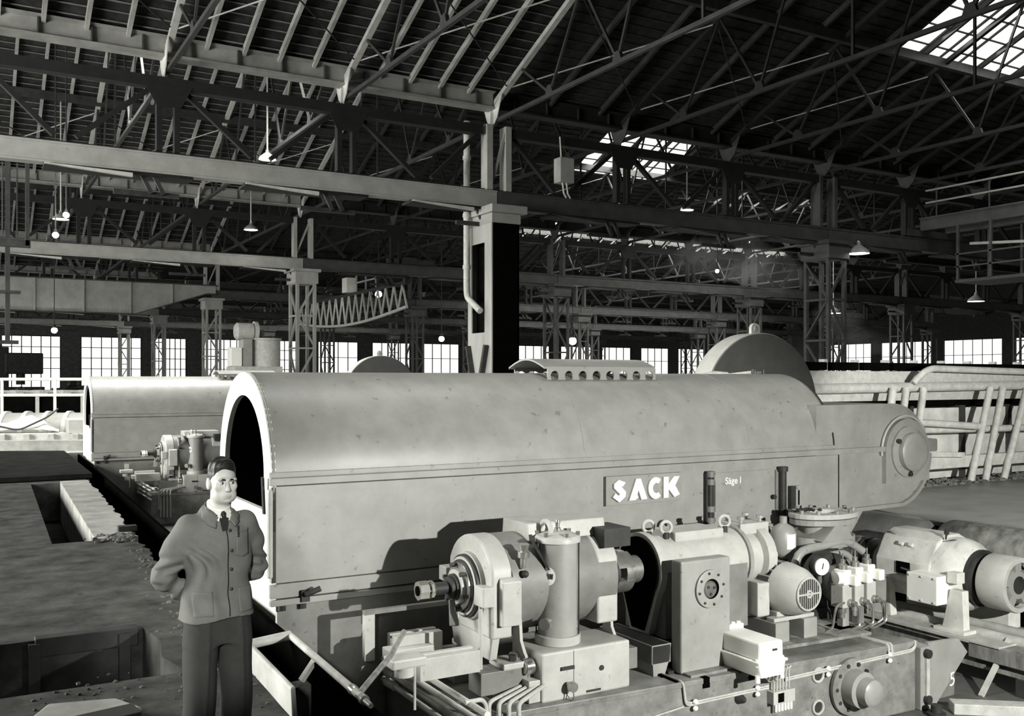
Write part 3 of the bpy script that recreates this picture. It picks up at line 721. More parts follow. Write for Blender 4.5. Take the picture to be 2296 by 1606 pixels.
    B().prism([(10.2, .375)] + rim + rim2[::-1] + [(10.2, .43)], 'y', y0 - .03, y0 + .05).out('housing_rim', 'paint', t)
    B().box(10.195, y0 - .004, .3, 10.21, y0 + .02, 1.165).out('housing_seam', 'black', t, smooth=0)
    B().box(11.9, y0 - .035, 1.14, 12.22, y0 + .3, 1.32).out('end_lug', 'paint', t, smooth=0, bevel=.02)
    B().prism([(10.2, .38), (10.68, .38), (10.28, -.1), (10.2, -.1)], 'y', y0, y0 + .5).out('housing_foot', 'paint', t, smooth=0)
    # bearing on the drive end
    xb, zb = 11.55, 1.16
    B().prism([(xb-.46, zb-.42)] + [(xb + .46*math.cos(a), zb + .46*math.sin(a)) for a in [R(180 - 180*i/20) for i in range(21)]] + [(xb+.46, zb-.42)], 'y', y0 - .05, y0 + .03).out('bearing_plate', 'paint', t)
    B().tube([(xb + .5*math.cos(R(185 - 150*i/16)), y0 - .01, zb + .5*math.sin(R(185 - 150*i/16))) for i in range(17)], .018, 6).out('bearing_arch', 'paint_l', t)
    B().lathe([(0,.36),(.3,.36),(.4,.33),(.5,.31)], (xb, y0 - .05, zb), (xb, y0 - .15, zb), 32).out('bearing_ring', 'paint', t)
    bc = B().lathe([(0,.27),(.82,.27),(.94,.25),(1,.2),(1.0,.001)], (xb, y0 - .05, zb), (xb, y0 - .20, zb), 32, caps=False).out('bearing_cap', 'paint', t)
    for a in (150, 265): B().cyl((xb + .31*math.cos(R(a)), y0 - .06, zb + .31*math.sin(R(a))), (xb + .31*math.cos(R(a)), y0 - .13, zb + .31*math.sin(R(a))), .035, n=8).out('bolt', 'dark', t)
    # blade guard standing behind the hood
    gx, gz, gr = 11.87, 1.66, 1.29
    g = B().lathe([(0, gr), (1, gr)], (gx, 12.0, gz), (gx, 12.45, gz), 72).out('blade_guard', 'guard', t, smooth=50)
    B().lathe([(0, gr+.015), (1, gr+.015)], (gx, 12.03, gz), (gx, 12.42, gz), 72).out('guard_rim', 'paint_l', g)
    b = B(); b.prism([(gx - .1, gz + gr - .04)] + [(gx + .1*math.cos(a), gz + gr + .09 + .1*math.sin(a)) for a in [R(180 - 180*i/10) for i in range(11)]] + [(gx + .1, gz + gr - .04)], 'y', 12.18, 12.24)
    b.out('lifting_lug', 'paint_l', g)
    B().torus((gx, 12.17, gz + gr + .09), (0, 1, 0), .04, .014, 14, 6).out('lug_eye', 'paint', g)
    B().box(gx - .9, 10.9, -1.5, gx + .3, 12.4, .6).out('guard_support', 'paint_d', t, smooth=0)
    text('S\u00e4ge I', 'chalk_lettering', 'rail', g, .13, (gx - .28, 11.995, 2.25), (1, 0, 0), (0, 0, 1), .001)
    B().tube([(9.85, 10.2, 2.27), (9.4, 10.6, 2.20), (8.9, 10.9, 2.0)], .03, 6).out('hose', 'rail', t)
    B().lathe([(0,.06),(.5,.09),(1,.05)], (9.55, 10.35, 2.22), (9.2, 10.55, 2.2), 10).out('hose_fitting', 'rail', t)
    B().bar((10.05, 9.75, 1.86), (10.35, 9.75, 1.84), .05, .03).out('catch', 'dark', t, smooth=0)
    return t

# ------------------------------------------------------------------ what stands in front of the hood
ZB = -.73
def yf(x): return 7.25 - .0528 * (x - 3.95)
def make_bed():
    t = thing('machine_bed', 'oil-stained grey machine bed with bolted hub and conduit lines, in the foreground', 'machine bed', (6.5, 7.2, -1.5), 'machine beds')
    B().prism([(3.72, yf(3.72)), (9.2, yf(9.2)), (9.2, 8.98), (3.72, 8.98)], 'z', -1.5, ZB).out('body', 'bed', t, smooth=0, bevel=.02)
    B().prism([(3.71, yf(3.71) - .012), (9.22, yf(9.22) - .012), (9.22, yf(9.22) + .2), (3.71, yf(3.71) + .2)], 'z', ZB - .05, ZB + .006).out('edge_plate', 'bed', t, smooth=0, bevel=.008)
    F = lambda x, z, o=0: (x, yf(x) - o, z)
    h = B().lathe([(0,.30),(.3,.30),(.34,.285),(.36,.2)], F(8.2, -1.08), F(8.2, -1.08, .12), 36).out('hub_flange', 'bed', t)
    for i in range(10):
        a = 2*PI*i/10; p = (8.2 + .24*math.cos(a), -1.08 + .24*math.sin(a)); B().cyl(F(*p, .03), F(*p, .06), .022, n=6).out('bolt', 'dark', h)
    B().lathe([(0,.19),(.5,.19),(.55,.145),(.9,.14),(1,.10)], F(8.2, -1.08, .03), F(8.2, -1.08, .34), 28).out('hub_cap', 'paint', h)
    for z in (-.90, -1.235):
        B().torus(F(7.74, z, .01), (.05, 1, 0), .07, .014, 20, 6).out('port_ring', 'rail', t); B().cyl(F(7.74, z, -.01), F(7.74, z, .008), .065, n=18).out('port', 'dark', t)
    B().lathe([(0,.06),(.8,.03),(1,.012)], F(6.70, -.985), F(6.70, -.985, .09), 14).out('plug', 'dark', t)
    # conduits clipped along the front
    for dz in (0, -.022):
        B().tube([(5.95, yf(5.95) + .55, ZB + .015), (6.0, yf(6) - .02, ZB + .012), (6.03, yf(6.03) - .025, -.93 + dz), (7.05, yf(7.05) - .03, -.905 + dz)], .011, 6, .05).out('conduit', 'rail', t)
        B().tube([F(7.28, -.86 + dz, .03), F(9.1, -.80 + dz, .03), F(9.16, -.76 + dz, .03), F(9.18, -.72, .0)], .011, 6, .05).out('conduit', 'rail', t)
    B().tube([(5.1, yf(5.1) - .02, -1.06), (6.0, yf(6) - .025, -.955)], .010, 6).out('conduit', 'rail', t)
    for x, z in ((6.13, -.94), (6.9, -.92), (7.85, -.855), (8.75, -.83)):
        for dz in (-.045, .02): B().ball(F(x, z + dz, .04), .03, .022, .026, 8, 6).out('conduit_clip', 'plate', t)
    # junction block and its wires
    J = B().box(7.06, yf(7.1) - .09, -1.09, 7.36, yf(7.1) - .0, -.96).out('junction_block', 'paint_l', t, smooth=0, bevel=.006)
    B().box(7.12, yf(7.1) - .095, -1.07, 7.2, yf(7.1) - .09, -.98).out('junction_window', 'black', J, smooth=0)
    for i in range(6):
        x = 7.10 + .042*i; B().tube([(x, yf(7.1) - .05, -.96), (x, yf(7.1) - .05, -.86 + .02*i), (x + .03, yf(7.1) - .05, -.74)], .009, 5, .03).out('wire', 'rail', J)
        B().cyl((x + .02, yf(7.1) - .06, -1.09), (x + .02, yf(7.1) - .06, -1.17), .015, n=8).out('terminal', 'plate', J)
    # pads, seams and strips on the top
    B().box(6.15, yf(6.2) + .05, ZB, 6.95, 7.9, ZB + .03).out('sole_plate', 'bed', t, smooth=0, bevel=.006)
    B().bar((5.95, 8.4, ZB + .005), (5.95, yf(5.9) + .0, ZB + .005), .03, .03).out('joint_strip', 'black', t, smooth=0)
    for x in (6.25, 6.82): B().box(x, yf(x) - .016, ZB - .09, x + .08, yf(x) + .1, ZB + .008).out('slot', 'black', t, smooth=0)
    B().prism([(8.72, yf(8.7) - .0), (8.8, yf(8.8) - .0), (8.6, 8.4), (8.52, 8.4)], 'z', ZB, ZB + .015).out('cover_strip', 'bed', t, smooth=0)
    for dx in (0, .05): B().tube([(8.72 + dx, 8.0, ZB + .02), (8.76 + dx, yf(8.76) - .01, ZB + .02), (8.76 + dx, yf(8.76) - .02, -.82)], .014, 6, .03).out('oil_line', 'rail', t)
    return t
def make_motor():
    ay, az = 7.94, .26
    t = thing('drive_motor', 'big grey electric motor with threaded shaft end in front of the near hood', 'motor', (4.7, 7.94, ZB), 'drive motors')
    def oct_(r, rx, zb):     # round top, flat flanks, straight foot
        return [(ay - rx, zb)] + [(ay - rx, az + .12)] + [(ay + r*math.cos(a), az + r*math.sin(a)) for a in [R(155 - 130*i/14) for i in range(15)]] + [(ay + rx, az + .12), (ay + rx, zb)]
    B().prism(oct_(.47, .43, -.16), 'x', 4.13, 4.34).out('front_housing', 'paint_l', t, bevel=.02)
    B().prism([(ay - .36, -.36), (ay - .43, -.1), (ay + .43, -.1), (ay + .36, -.36)], 'x', 4.14, 4.22).out('front_apron', 'paint_l', t, smooth=0, bevel=.01)
    B().lathe([(0,.46),(1,.46)], (4.34, ay, az), (5.5, ay, az), 40).out('yoke', 'paint_d', t)
    B().prism([(ay-.50, az-.30), (ay-.50, az+.10), (ay-.36, az+.16), (ay-.36, az-.30)], 'x', 4.20, 4.40).out('brush_cover', 'paint_l', t, smooth=0, bevel=.01)
    B().prism(oct_(.47, .43, -.16), 'x', 5.28, 5.52).out('rear_housing', 'paint_l', t, bevel=.02)
    B().prism([(ay-.26, az+.40), (ay+.26, az+.40), (ay+.24, az+.56), (ay-.22, az+.56)], 'x', 4.62, 5.5).out('ventilation_duct', 'paint_l', t, smooth=0, bevel=.01)
    B().box(5.35, ay - .44, az + .30, 5.66, ay - .06, az + .48).out('air_scoop', 'dark', t, smooth=0)
    # front bearing with rings
    for r0, r1, xx, m in ((.315, .31, 4.09, 'paint_l'), (.295, .29, 4.06, 'dark'), (.275, .27, 4.045, 'paint_l'), (.25, .245, 4.03, 'dark'), (.225, .22, 4.01, 'steel'), (.165, .16, 3.97, 'paint_l'), (.13, .12, 3.94, 'dark'), (.10, .10, 3.9, 'dark')):
        B().lathe([(0, r0), (1, r1)], (4.14, ay, az), (xx, ay, az), 36).out('bearing_ring', m, t)
    B().lathe([(0,.058),(1,.058)], (3.95, ay, az), (3.70, ay, az), 20).out('shaft', 'dark', t)
    B().lathe([(0,.062),(.15,.085),(.3,.085),(.32,.06),(.45,.06),(.47,.088),(1,.088)], (3.76, ay, az), (3.60, ay, az), 8).out('shaft_nut', 'chrome', t, smooth=20)
    B().cyl((3.605, ay, az), (3.592, ay, az), .045, n=16).out('shaft_bore', 'black', t)
    for i in range(6):
        a = 2*PI*i/6 + .3; B().cyl((4.0, ay + .2*math.cos(a), az + .2*math.sin(a)), (3.95, ay + .2*math.cos(a), az + .2*math.sin(a)), .022, n=8).out('bolt', 'dark', t)
    # oil cup, terminal blocks and lever on the front
    B().box(4.03, ay - .45, az - .12, 4.15, ay - .27, az + .06).out('terminal_block', 'paint_l', t, smooth=0, bevel=.01)
    B().box(4.03, ay + .30, az - .02, 4.15, ay + .46, az + .12).out('terminal_block', 'paint_l', t, smooth=0, bevel=.01)
    B().tube([(4.05, ay - .36, az - .12), (4.05, ay - .36, -.5)], .02, 8).out('drain_pipe', 'paint_l', t)
    B().bar((3.97, ay + .02, az - .12), (3.93, ay - .08, az - .34), .09, .04).out('brush_arm', 'steel', t, smooth=0, bevel=.01)
    oc = B().lathe([(0,.03),(.4,.03),(.45,.055),(.7,.055),(.75,.04),(1,.05)], (4.45, ay - .43, az + .2), (4.45, ay - .45, az + .42), 12).out('oil_cup', 'steel', t)
    B().ball((4.45, ay - .47, az + .15), .035, n=10, m=8).out('oil_cup_valve', 'dark', oc)
    B().torus((4.78, ay - .30, az + .50), (1, 0, 0), .085, .025, 18, 8).out('eye_bolt', 'paint_l', t)
    B().bar((4.6, ay - .33, az + .44), (4.74, ay - .42, az + .16), .12, .02).out('bracket_plate', 'dark', t, smooth=0)
    # feet
    for x in (4.28, 5.3):
        for s in (-1, 1):
            f = B().box(x - .08, ay + s*.38 - .14, -.42, x + .2, ay + s*.38 + .14, -.365).out('foot', 'paint_l', t, smooth=0, bevel=.01)
            for dx in (.17,): B().prism([(ay + s*.24, -.02), (ay + s*.36, -.02), (ay + s*.38, -.22), (ay + s*.44, -.31), (ay + s*.5, -.37), (ay + s*.24, -.37)], 'x', x + dx, x + dx + .03).out('foot_web', 'paint_l', f, smooth=0)
            B().cyl((x + .05, ay + s*.45, -.37), (x + .05, ay + s*.45, -.31), .035, n=6).out('bolt', 'dark', f)
    # slide rails with their grooves
    for s, xa in ((-1, 3.40), (1, 3.5)):
        yr = ay + s*.38
        B().prism([(yr-.11, -.40), (yr+.09, -.40), (yr+.09, -.21), (yr+.03, -.21), (yr+.03, -.25), (yr-.02, -.25), (yr-.02, -.21), (yr-.11, -.21)], 'x', xa, 3.98).out('slide_rail', 'paint_l', t, smooth=0, bevel=.004)
        B().box(3.98, yr - .12, -.62, 5.7, yr + .12, -.42).out('slide_rail', 'paint_d', t, smooth=0, bevel=.006)
        B().box(4.1, yr - .12, ZB, 5.6, yr + .12, -.62).out('rail_pedestal', 'bed', t, smooth=0)
    # upright angle post and lower pads by the far rail
    B().box(3.27, 8.4, -.45, 3.37, 8.46, .02).out('angle_post', 'paint_l', t, smooth=0)
    B().box(3.27, 8.4, -.02, 4.2, 8.46, .02).out('angle_arm', 'paint_d', t, smooth=0)
    B().box(3.40, 8.1, -.40, 3.85, 8.3, -.30).out('pad', 'paint_l', t, smooth=0, bevel=.01)
    B().box(2.98, 7.05, -.14, 3.28, 7.25, -.06).out('pad', 'paint_l', t, smooth=0, bevel=.015)
    B().cyl((3.12, 7.15, -.22), (3.12, 7.15, -.14), .08, n=14).out('pad_stem', 'paint_l', t)
    B().cyl((3.2, 7.12, -.5), (3.2, 7.12, -.14), .012, n=6).out('pad_bolt', 'rail', t)
    return t
def make_rack():
    t = thing('pipe_rack', 'bundle of bright oil pipes along the end of the near bed', 'pipes', (3.8, 8.0, -1.0), 'oil pipe bundles')
    for i, (dx, dz) in enumerate(((0, .10), (.09, .13), (.0, -.0), (.0, -.10))):
        B().tube([(3.66 + dx, 8.9, -.70 + dz), (3.66 + dx, 6.9, -.70 + dz)], .028, 10).out('pipe', 'dusty', t)
        B().lathe([(0,.048),(.4,.048),(.5,.04),(1,.04)], (3.66 + dx, 8.8, -.70 + dz), (3.66 + dx, 8.6, -.70 + dz), 10).out('coupling_nut', 'dusty', t)
    for i in range(4):
        x = 3.95 + .07*i
        B().tube([(4.62, 7.50 - .055*i, -.56), (x + .05, 7.30 - .05*i, -.62), (x, 7.24 - .05*i, -.63), (x, 7.22 - .05*i, -1.3)], .020, 8, .06).out('oil_pipe', 'paint_l', t)
        B().cyl((x, 7.22 - .05*i, -.78), (x, 7.22 - .05*i, -.72), .03, n=8).out('pipe_nut', 'steel', t)
    B().tube([(3.70, 7.2, -.55), (3.86, 7.2, -.55), (3.9, 7.2, -.6), (3.9, 7.2, -1.1)], .02, 8, .04).out('saddle_clamp', 'rail', t)
    return t
def make_lubricator():
    t = thing('lubricator', 'tall grey oil cylinder with white oval badge on a grey box cabinet, near bed', 'lubricator', (5.0, 7.5, ZB), 'lubricators')
    B().box(4.52, yf(5) + .10, ZB, 5.50, 7.80, -.285).out('cabinet', 'paint_l', t, smooth=0, bevel=.02)
    yfr = yf(5) + .10
    B().box(4.86, yfr - .002, ZB + .03, 4.865, yfr + .01, -.30).out('panel_joint', 'dark', t, smooth=0)
    hd = B().box(4.72, yfr - .02, -.46, 4.86, yfr, -.43).out('door_handle', 'dark', t, smooth=0)
    B().lathe([(0,.03),(.5,.03),(.6,.05),(1,.045)], (4.80, yfr, -.60), (4.80, yfr - .10, -.60), 12).out('drain_cock', 'steel', t)
    B().torus((4.79, yfr - .06, -.67), (1, 0, 0), .05, .006, 14, 5).out('cock_chain', 'steel', t)
    B().cyl((5.17, yfr, -.50), (5.17, yfr - .01, -.50), .025, n=10).out('screw', 'dark', t)
    B().box(5.0, yfr - .006, ZB + .025, 5.16, yfr, ZB + .045).out('rating_strip', 'dark', t, smooth=0)
    cx, cy = 4.87, 7.58
    # cylinder: facets meet the flat back like a flattened tube
    B().lathe([(0,.215),(1,.215)], (cx, cy, -.285), (cx, cy, -.20), 40).out('lower_flange', 'paint_l', t, bevel=.008)
    cl = B().lathe([(0,.185),(1,.185)], (cx, cy, -.20), (cx, cy, .66), 40).out('cylinder', 'paint', t)
    B().lathe([(0,.215),(.7,.215),(1,.20)], (cx, cy, .66), (cx, cy, .72), 40).out('upper_flange', 'paint_l', t)
    B().lathe([(0,.20),(.4,.15),(1,.06)], (cx, cy, .72), (cx, cy, .76), 32).out('lid', 'paint_l', t)
    B().lathe([(0,.03),(.3,.03),(.35,.02),(.7,.02),(.75,.028),(1,.02)], (cx, cy, .75), (cx, cy, .86), 10).out('vent_nipple', 'steel', t)
    for i in range(6):
        a = 2*PI*i/6 + .4; B().cyl((cx + .19*math.cos(a), cy + .19*math.sin(a), .72), (cx + .19*math.cos(a), cy + .19*math.sin(a), .755), .02, n=6).out('bolt', 'steel', t)
    for a in (150, 318): B().cyl((cx + .2*math.cos(R(a)), cy + .2*math.sin(R(a)), -.2), (cx + .2*math.cos(R(a)), cy + .2*math.sin(R(a)), .66), .007, n=6).out('tie_rod', 'dark', t)
    # oval badge following the cylinder wall
    b = B(); vs = []; n = 24; aa = R(211)
    for i in range(n):
        u = .36*math.cos(2*PI*i/n); v = .085*math.sin(2*PI*i/n); a = aa + u; vs.append((cx + .189*math.cos(a), cy + .189*math.sin(a), .36 + v))
    b.add(vs + [(cx + .190*math.cos(aa), cy + .190*math.sin(aa), .36)], [(i, (i+1) % n, n) for i in range(n)]); bd = b.out('badge', 'plate', t, smooth=0, fix=False)
    for i in range(5):
        a = aa - .20 + .1*i; B().bar((cx + .1915*math.cos(a), cy + .1915*math.sin(a), .335), (cx + .1915*math.cos(a + .02), cy + .1915*math.sin(a + .02), .385), .012, .002).out('badge_stroke', 'dark', bd, smooth=0)
    # valve knobs at the foot and two gauges on the left end
    B().lathe([(0,.03),(.4,.03),(.45,.055),(1,.055)], (cx - .16, cy - .12, -.05), (cx - .27, cy - .2, -.05), 14).out('knob', 'steel', t)
    for i, (yy, xx) in enumerate(((7.62, 4.42), (7.44, 4.44))):
        g = B().lathe([(0,.03),(.3,.03),(.35,.075),(1,.075)], (xx + .1, yy, -.40 - .02*i), (xx - .02, yy, -.40 - .02*i), 20).out('pressure_gauge', 'chrome', t)
        B().cyl((xx - .021, yy, -.40 - .02*i), (xx - .025, yy, -.40 - .02*i), .062, n=20).out('gauge_dial', 'label', g)
        B().cyl((xx + .03, yy, -.47), (xx + .03, yy, -.62), .014, n=8).out('gauge_stem', 'steel', g)
    B().box(4.40, yf(4.5) + .10, -.72, 4.55, yf(4.5) + .30, -.52).out('valve_block', 'paint_l', t, smooth=0, bevel=.01)
    for dy in (.36, .44): B().lathe([(0,.03),(.5,.05),(1,.03)], (4.55, yf(4.5) + dy, -.5), (4.42, yf(4.5) + dy, -.5), 12).out('valve_knob', 'dark', t)
    return t
def make_gearbox():
    ay, az = 7.94, .22
    t = thing('gear_unit', 'round-backed grey gear unit with eye bolts and claw coupling beside the motor', 'gear unit', (6.7, 7.94, ZB), 'gear units')
    # claw coupling
    c = B().lathe([(0,.12),(1,.12)], (5.5, ay, az), (5.72, ay, az), 28).out('coupling_half', 'steel', t)
    B().lathe([(0,.21),(1,.21)], (5.62, ay, az), (5.72, ay, az), 36).out('coupling_disc', 'dark', t)
    for i in range(4):
        a0 = 2*PI*i/4 + .3; pts = circ(0, 0, .215, 7, a0, a0 + .95, False) + circ(0, 0, .14, 7, a0 + .95, a0, False)
        B().prism([(ay + u, az + v) for u, v in pts], 'x', 5.7, 5.9).out('coupling_claw', 'steel', t)
    B().lathe([(0,.21),(.3,.21),(.32,.14),(1,.14)], (5.80, ay, az), (6.06, ay, az), 32).out('coupling_half', 'steel', t)
    # end plate shaped like a keyhole
    pts = [(ay - .16, -.43)] + [(ay + .37*math.cos(a), az + .37*math.sin(a)) for a in [R(215 - 250*i/26) for i in range(27)]] + [(ay + .16, -.43)]
    B().prism(pts, 'x', 6.10, 6.18).out('end_plate', 'paint_l', t)
    B().prism([(ay - .10, -.40)] + [(ay + .33*math.cos(a), az + .33*math.sin(a)) for a in [R(215 - 250*i/26) for i in range(27)]] + [(ay + .10, -.40)], 'x', 6.08, 6.10).out('end_cover', 'black', t)
    B().lathe([(0,.33),(1,.33)], (6.18, ay, az), (7.32, ay, az), 40).out('barrel', 'paint_l', t)
    B().box(6.18, ay - .33, -.45, 7.3, ay + .33, az).out('lower_case', 'paint_d', t, smooth=0)
    B().box(6.42, ay - .2, az + .27, 7.08, ay + .2, az + .37).out('top_plate', 'paint_l', t, smooth=0, bevel=.01)
    for x, y in ((6.24, ay + .02), (6.36, ay - .12), (7.18, ay - .1)):
        B().torus((x, y, az + .42), (.3, 1, 0), .06, .018, 18, 8).out('eye_bolt', 'paint_l', t)
        B().cyl((x, y, az + .3), (x, y, az + .37), .035, n=10).out('eye_bolt_collar', 'dark', t)
    # flanged neck with bolts and pump on the right
    B().lathe([(0,.36),(1,.36)], (7.32, ay, az), (7.37, ay, az), 40).out('neck_flange', 'paint', t)
    B().lathe([(0,.28),(.6,.28),(.65,.35),(1,.35)], (7.37, ay, az), (7.72, ay, az), 36).out('neck', 'paint_l', t)
    B().box(7.36, ay - .16, az + .26, 7.78, ay + .18, az + .38).out('filler_plate', 'paint_l', t, smooth=0, bevel=.01)
    for i, (x, y) in enumerate(((7.42, ay - .1), (7.70, ay - .1), (7.42, ay + .12), (7.70, ay + .12))): B().lathe([(0,.02),(.5,.02),(.55,.04),(1,.04)], (x, y, az + .38), (x, y, az + .45), 8).out('bolt', 'paint', t)
    # support pedestal
    B().box(5.86, 7.42, -.62, 6.10, 8.3, -.43).out('pedestal', 'paint_d', t, smooth=0, bevel=.01)
    B().prism([(5.88, ZB), (6.02, ZB), (6.08, -.58), (6.10, -.43), (5.86, -.43)], 'y', 7.42, 8.3).out('pedestal_foot', 'paint', t, smooth=0)
    B().box(6.3, ay - .3, ZB, 7.2, ay + .3, -.45).out('case_foot', 'dark', t, smooth=0)
    return t
def make_square_box():
    t = thing('worm_gear_case', 'square upright grey gear case with a round bolted bearing flange', 'gear case', (6.45, 7.4, ZB), 'gear cases')
    y0 = 7.30
    B().box(6.13, y0, -.72, 6.77, 7.46, .385).out('case', 'paint', t, smooth=0, bevel=.02)
    f = B().lathe([(0,.19),(.5,.19),(.6,.175),(.6,.10)], (6.49, y0, .09), (6.49, y0 - .05, .09), 36, caps=False).out('bearing_flange', 'paint', t)
    B().lathe([(0,.13),(1,.13)], (6.49, y0, .09), (6.49, y0 - .012, .09), 28).out('bearing_recess', 'black', f)
    B().lathe([(0,.085),(.6,.085),(1,.07)], (6.48, y0, .085), (6.48, y0 - .035, .085), 24).out('shaft_cover', 'steel', f)
    for i in range(3):
        a = 2*PI*i/3 + .4; B().cyl((6.48 + .045*math.cos(a), y0 - .03, .085 + .045*math.sin(a)), (6.48 + .045*math.cos(a), y0 - .045, .085 + .045*math.sin(a)), .016, n=8).out('screw', 'dark', f)
    for i in range(8):
        a = 2*PI*i/8 + .2; B().cyl((6.49 + .158*math.cos(a), y0 - .02, .09 + .158*math.sin(a)), (6.49 + .158*math.cos(a), y0 - .04, .09 + .158*math.sin(a)), .013, n=8).out('bolt', 'dark', f)
    B().box(6.05, y0 + .1, ZB, 6.9, 7.9, -.70).out('foot_plate', 'dark', t, smooth=0)
    return t
def make_actuator():
    t = thing('switch_box', 'pale ribbed cast switch box jutting out over the edge of the bed', 'switch box', (6.8, 7.2, ZB), 'switch boxes')
    x0, x1, y0, y1, z0, z1 = 6.64, 7.02, 6.78, 7.38, -.71, -.37
    zm = z0 + .45*(z1 - z0)
    B().prism([(x0+.03, zm+.01), (x1-.03, zm+.01), (x1-.035, z1), (x0+.035, z1)], 'y', y0 + .015, y1).out('lid', 'plate', t, smooth=0, bevel=.02)
    B().prism([(x0+.04, z0), (x1-.04, z0), (x1-.005, zm), (x0+.005, zm)], 'y', y0, y1).out('body', 'plate', t, smooth=0, bevel=.02)
    B().box(x0 - .005, y0 - .012, zm - .015, x1 + .005, y1 + .01, zm + .012).out('parting_flange', 'plate', t, smooth=0, bevel=.008)
    B().box(x0 - .01, y1, z0 - .02, x1 + .01, y1 + .05, z1 + .03).out('end_flange', 'plate', t, smooth=0, bevel=.012)
    B().box(x0, y1 + .05, z0 - .01, x1, y1 + .14, z1 + .02).out('rear_box', 'plate', t, smooth=0, bevel=.02)
    for x, y, z in ((x0+.03, y0, zm), (x1-.03, y0, zm), (x0+.03, y0 - .0, z0), (x1 - .03, y0, z0)): B().lathe([(0,.028),(1,.022)], (x, y + .04, z - .04), (x, y + .04, z + .03), 10).out('screw_boss', 'plate', t)
    for i in range(5): B().cyl((x0 + .04 + .075*i, y1 + .03, z1 + .02), (x0 + .04 + .075*i, y1 + .03, z1 + .05), .022, n=8).out('screw_boss', 'plate', t)
    B().box(x0 + .20, y0 + .008, z1 - .09, x0 + .26, y0 + .02, z1 - .07).out('rating_mark', 'dark', t, smooth=0)
    B().box(x0 + .12, y0 - .006, z0 + .05, x0 + .27, y0 + .005, z0 + .10).out('name_strip', 'label', t, smooth=0)
    for i in range(3): B().tube([(x1 - .1 + .035*i, y0 + .1, z0), (x1 - .08 + .05*i, y0 + .18, z0 - .1), (x1 + .06 + .04*i, y0 + .26, -.86)], .012, 6, .04).out('cable', 'rail', t)
    B().box(x0 + .05, y0 + .3, ZB, x1 - .05, y1, z0).out('mounting_block', 'dark', t, smooth=0)
    return t
def make_fan_motor():
    t = thing('fan_motor', 'small finned electric motor with slotted fan grille and ring bolt', 'motor', (7.8, 7.7, ZB), 'fan-cooled motors')
    ax, az, y0 = 7.80, -.10, 7.22
    B().lathe([(0,.17),(.04,.20),(.16,.255),(.34,.285),(.36,.285),(.37,.255)], (ax, y0, az), (ax, 8.15, az), 40, caps=False).out('fan_cowl', 'paint_l', t)
    B().lathe([(0,.25),(1,.25)], (ax, 7.5, az), (ax, 8.12, az), 32).out('body', 'paint_d', t)
    for i in range(22):
        a = 2*PI*i/22
        B().bar((ax + .262*math.cos(a), 7.56, az + .262*math.sin(a)), (ax + .262*math.cos(a), 8.05, az + .262*math.sin(a)), .05, .012, up=(-math.sin(a), 0, math.cos(a))).out('cooling_fin', 'paint_l', t, smooth=0)
    B().lathe([(0,.27),(.5,.27),(1,.15)], (ax, 8.05, az), (ax, 8.2, az), 32).out('end_shield', 'paint_l', t)
    g = B().cyl((ax, y0 + .03, az), (ax, y0 + .012, az), .17, n=36).out('grille_back', 'black', t)
    for i in range(11):
        x = -.15 + .30*i/10; h = math.sqrt(max(.168**2 - x*x, 0))
        B().box(ax + x - .0042, y0 - .004, az - h, ax + x + .0042, y0 + .008, az + h).out('grille_bar', 'paint_l', g, smooth=0)
    B().box(ax - .165, y0 - .006, az - .008, ax + .165, y0 + .006, az + .008).out('grille_bar', 'paint_l', g, smooth=0)
    B().torus((ax, y0, az), (0, 1, 0), .17, .012, 32, 6).out('grille_rim', 'paint_l', g)
    B().torus((ax, y0 - .004, az), (0, 1, 0), .035, .012, 16, 6).out('grille_hub', 'paint_l', g)
    B().torus((ax, 7.75, az + .33), (.25, 1, 0), .055, .016, 18, 8).out('ring_bolt', 'paint_l', t)
    B().cyl((ax, 7.75, az + .24), (ax, 7.75, az + .285), .035, n=10).out('ring_bolt_collar', 'paint_l', t)
    tb = B().box(ax - .44, 7.52, az - .26, ax - .26, 7.86, az + .10).out('terminal_box', 'paint_l', t, smooth=0, bevel=.02)
    B().box(ax - .46, 7.50, az - .24, ax - .44, 7.88, az + .12).out('terminal_lid', 'paint_l', tb, smooth=0, bevel=.015)
    B().box(ax - .20, 7.48, az - .34, ax - .02, 7.66, az - .22).out('foot', 'paint_l', t, smooth=0, bevel=.01)
    for y in (7.48, 7.95): B().box(ax - .30, y - .06, az - .31, ax + .30, y + .06, az - .27).out('foot', 'paint_l', t, smooth=0, bevel=.008)
    for x in (ax - .22, ax + .2): B().box(x - .10, 7.38, -.62, x + .10, 8.05, az - .31).out('support_block', 'paint', t, smooth=0, bevel=.006)
    B().prism([(ax - .55, 7.28), (ax + .95, 7.2), (ax + 1.0, 7.9), (ax - .4, 8.2)], 'z', -.655, -.62).out('base_plate', 'rust', t, smooth=0, bevel=.004)
    for x in (ax - .4, ax + .8): B().box(x - .06, 7.4, ZB, x + .06, 7.9, -.655).out('plate_foot', 'dark', t, smooth=0)
    return t
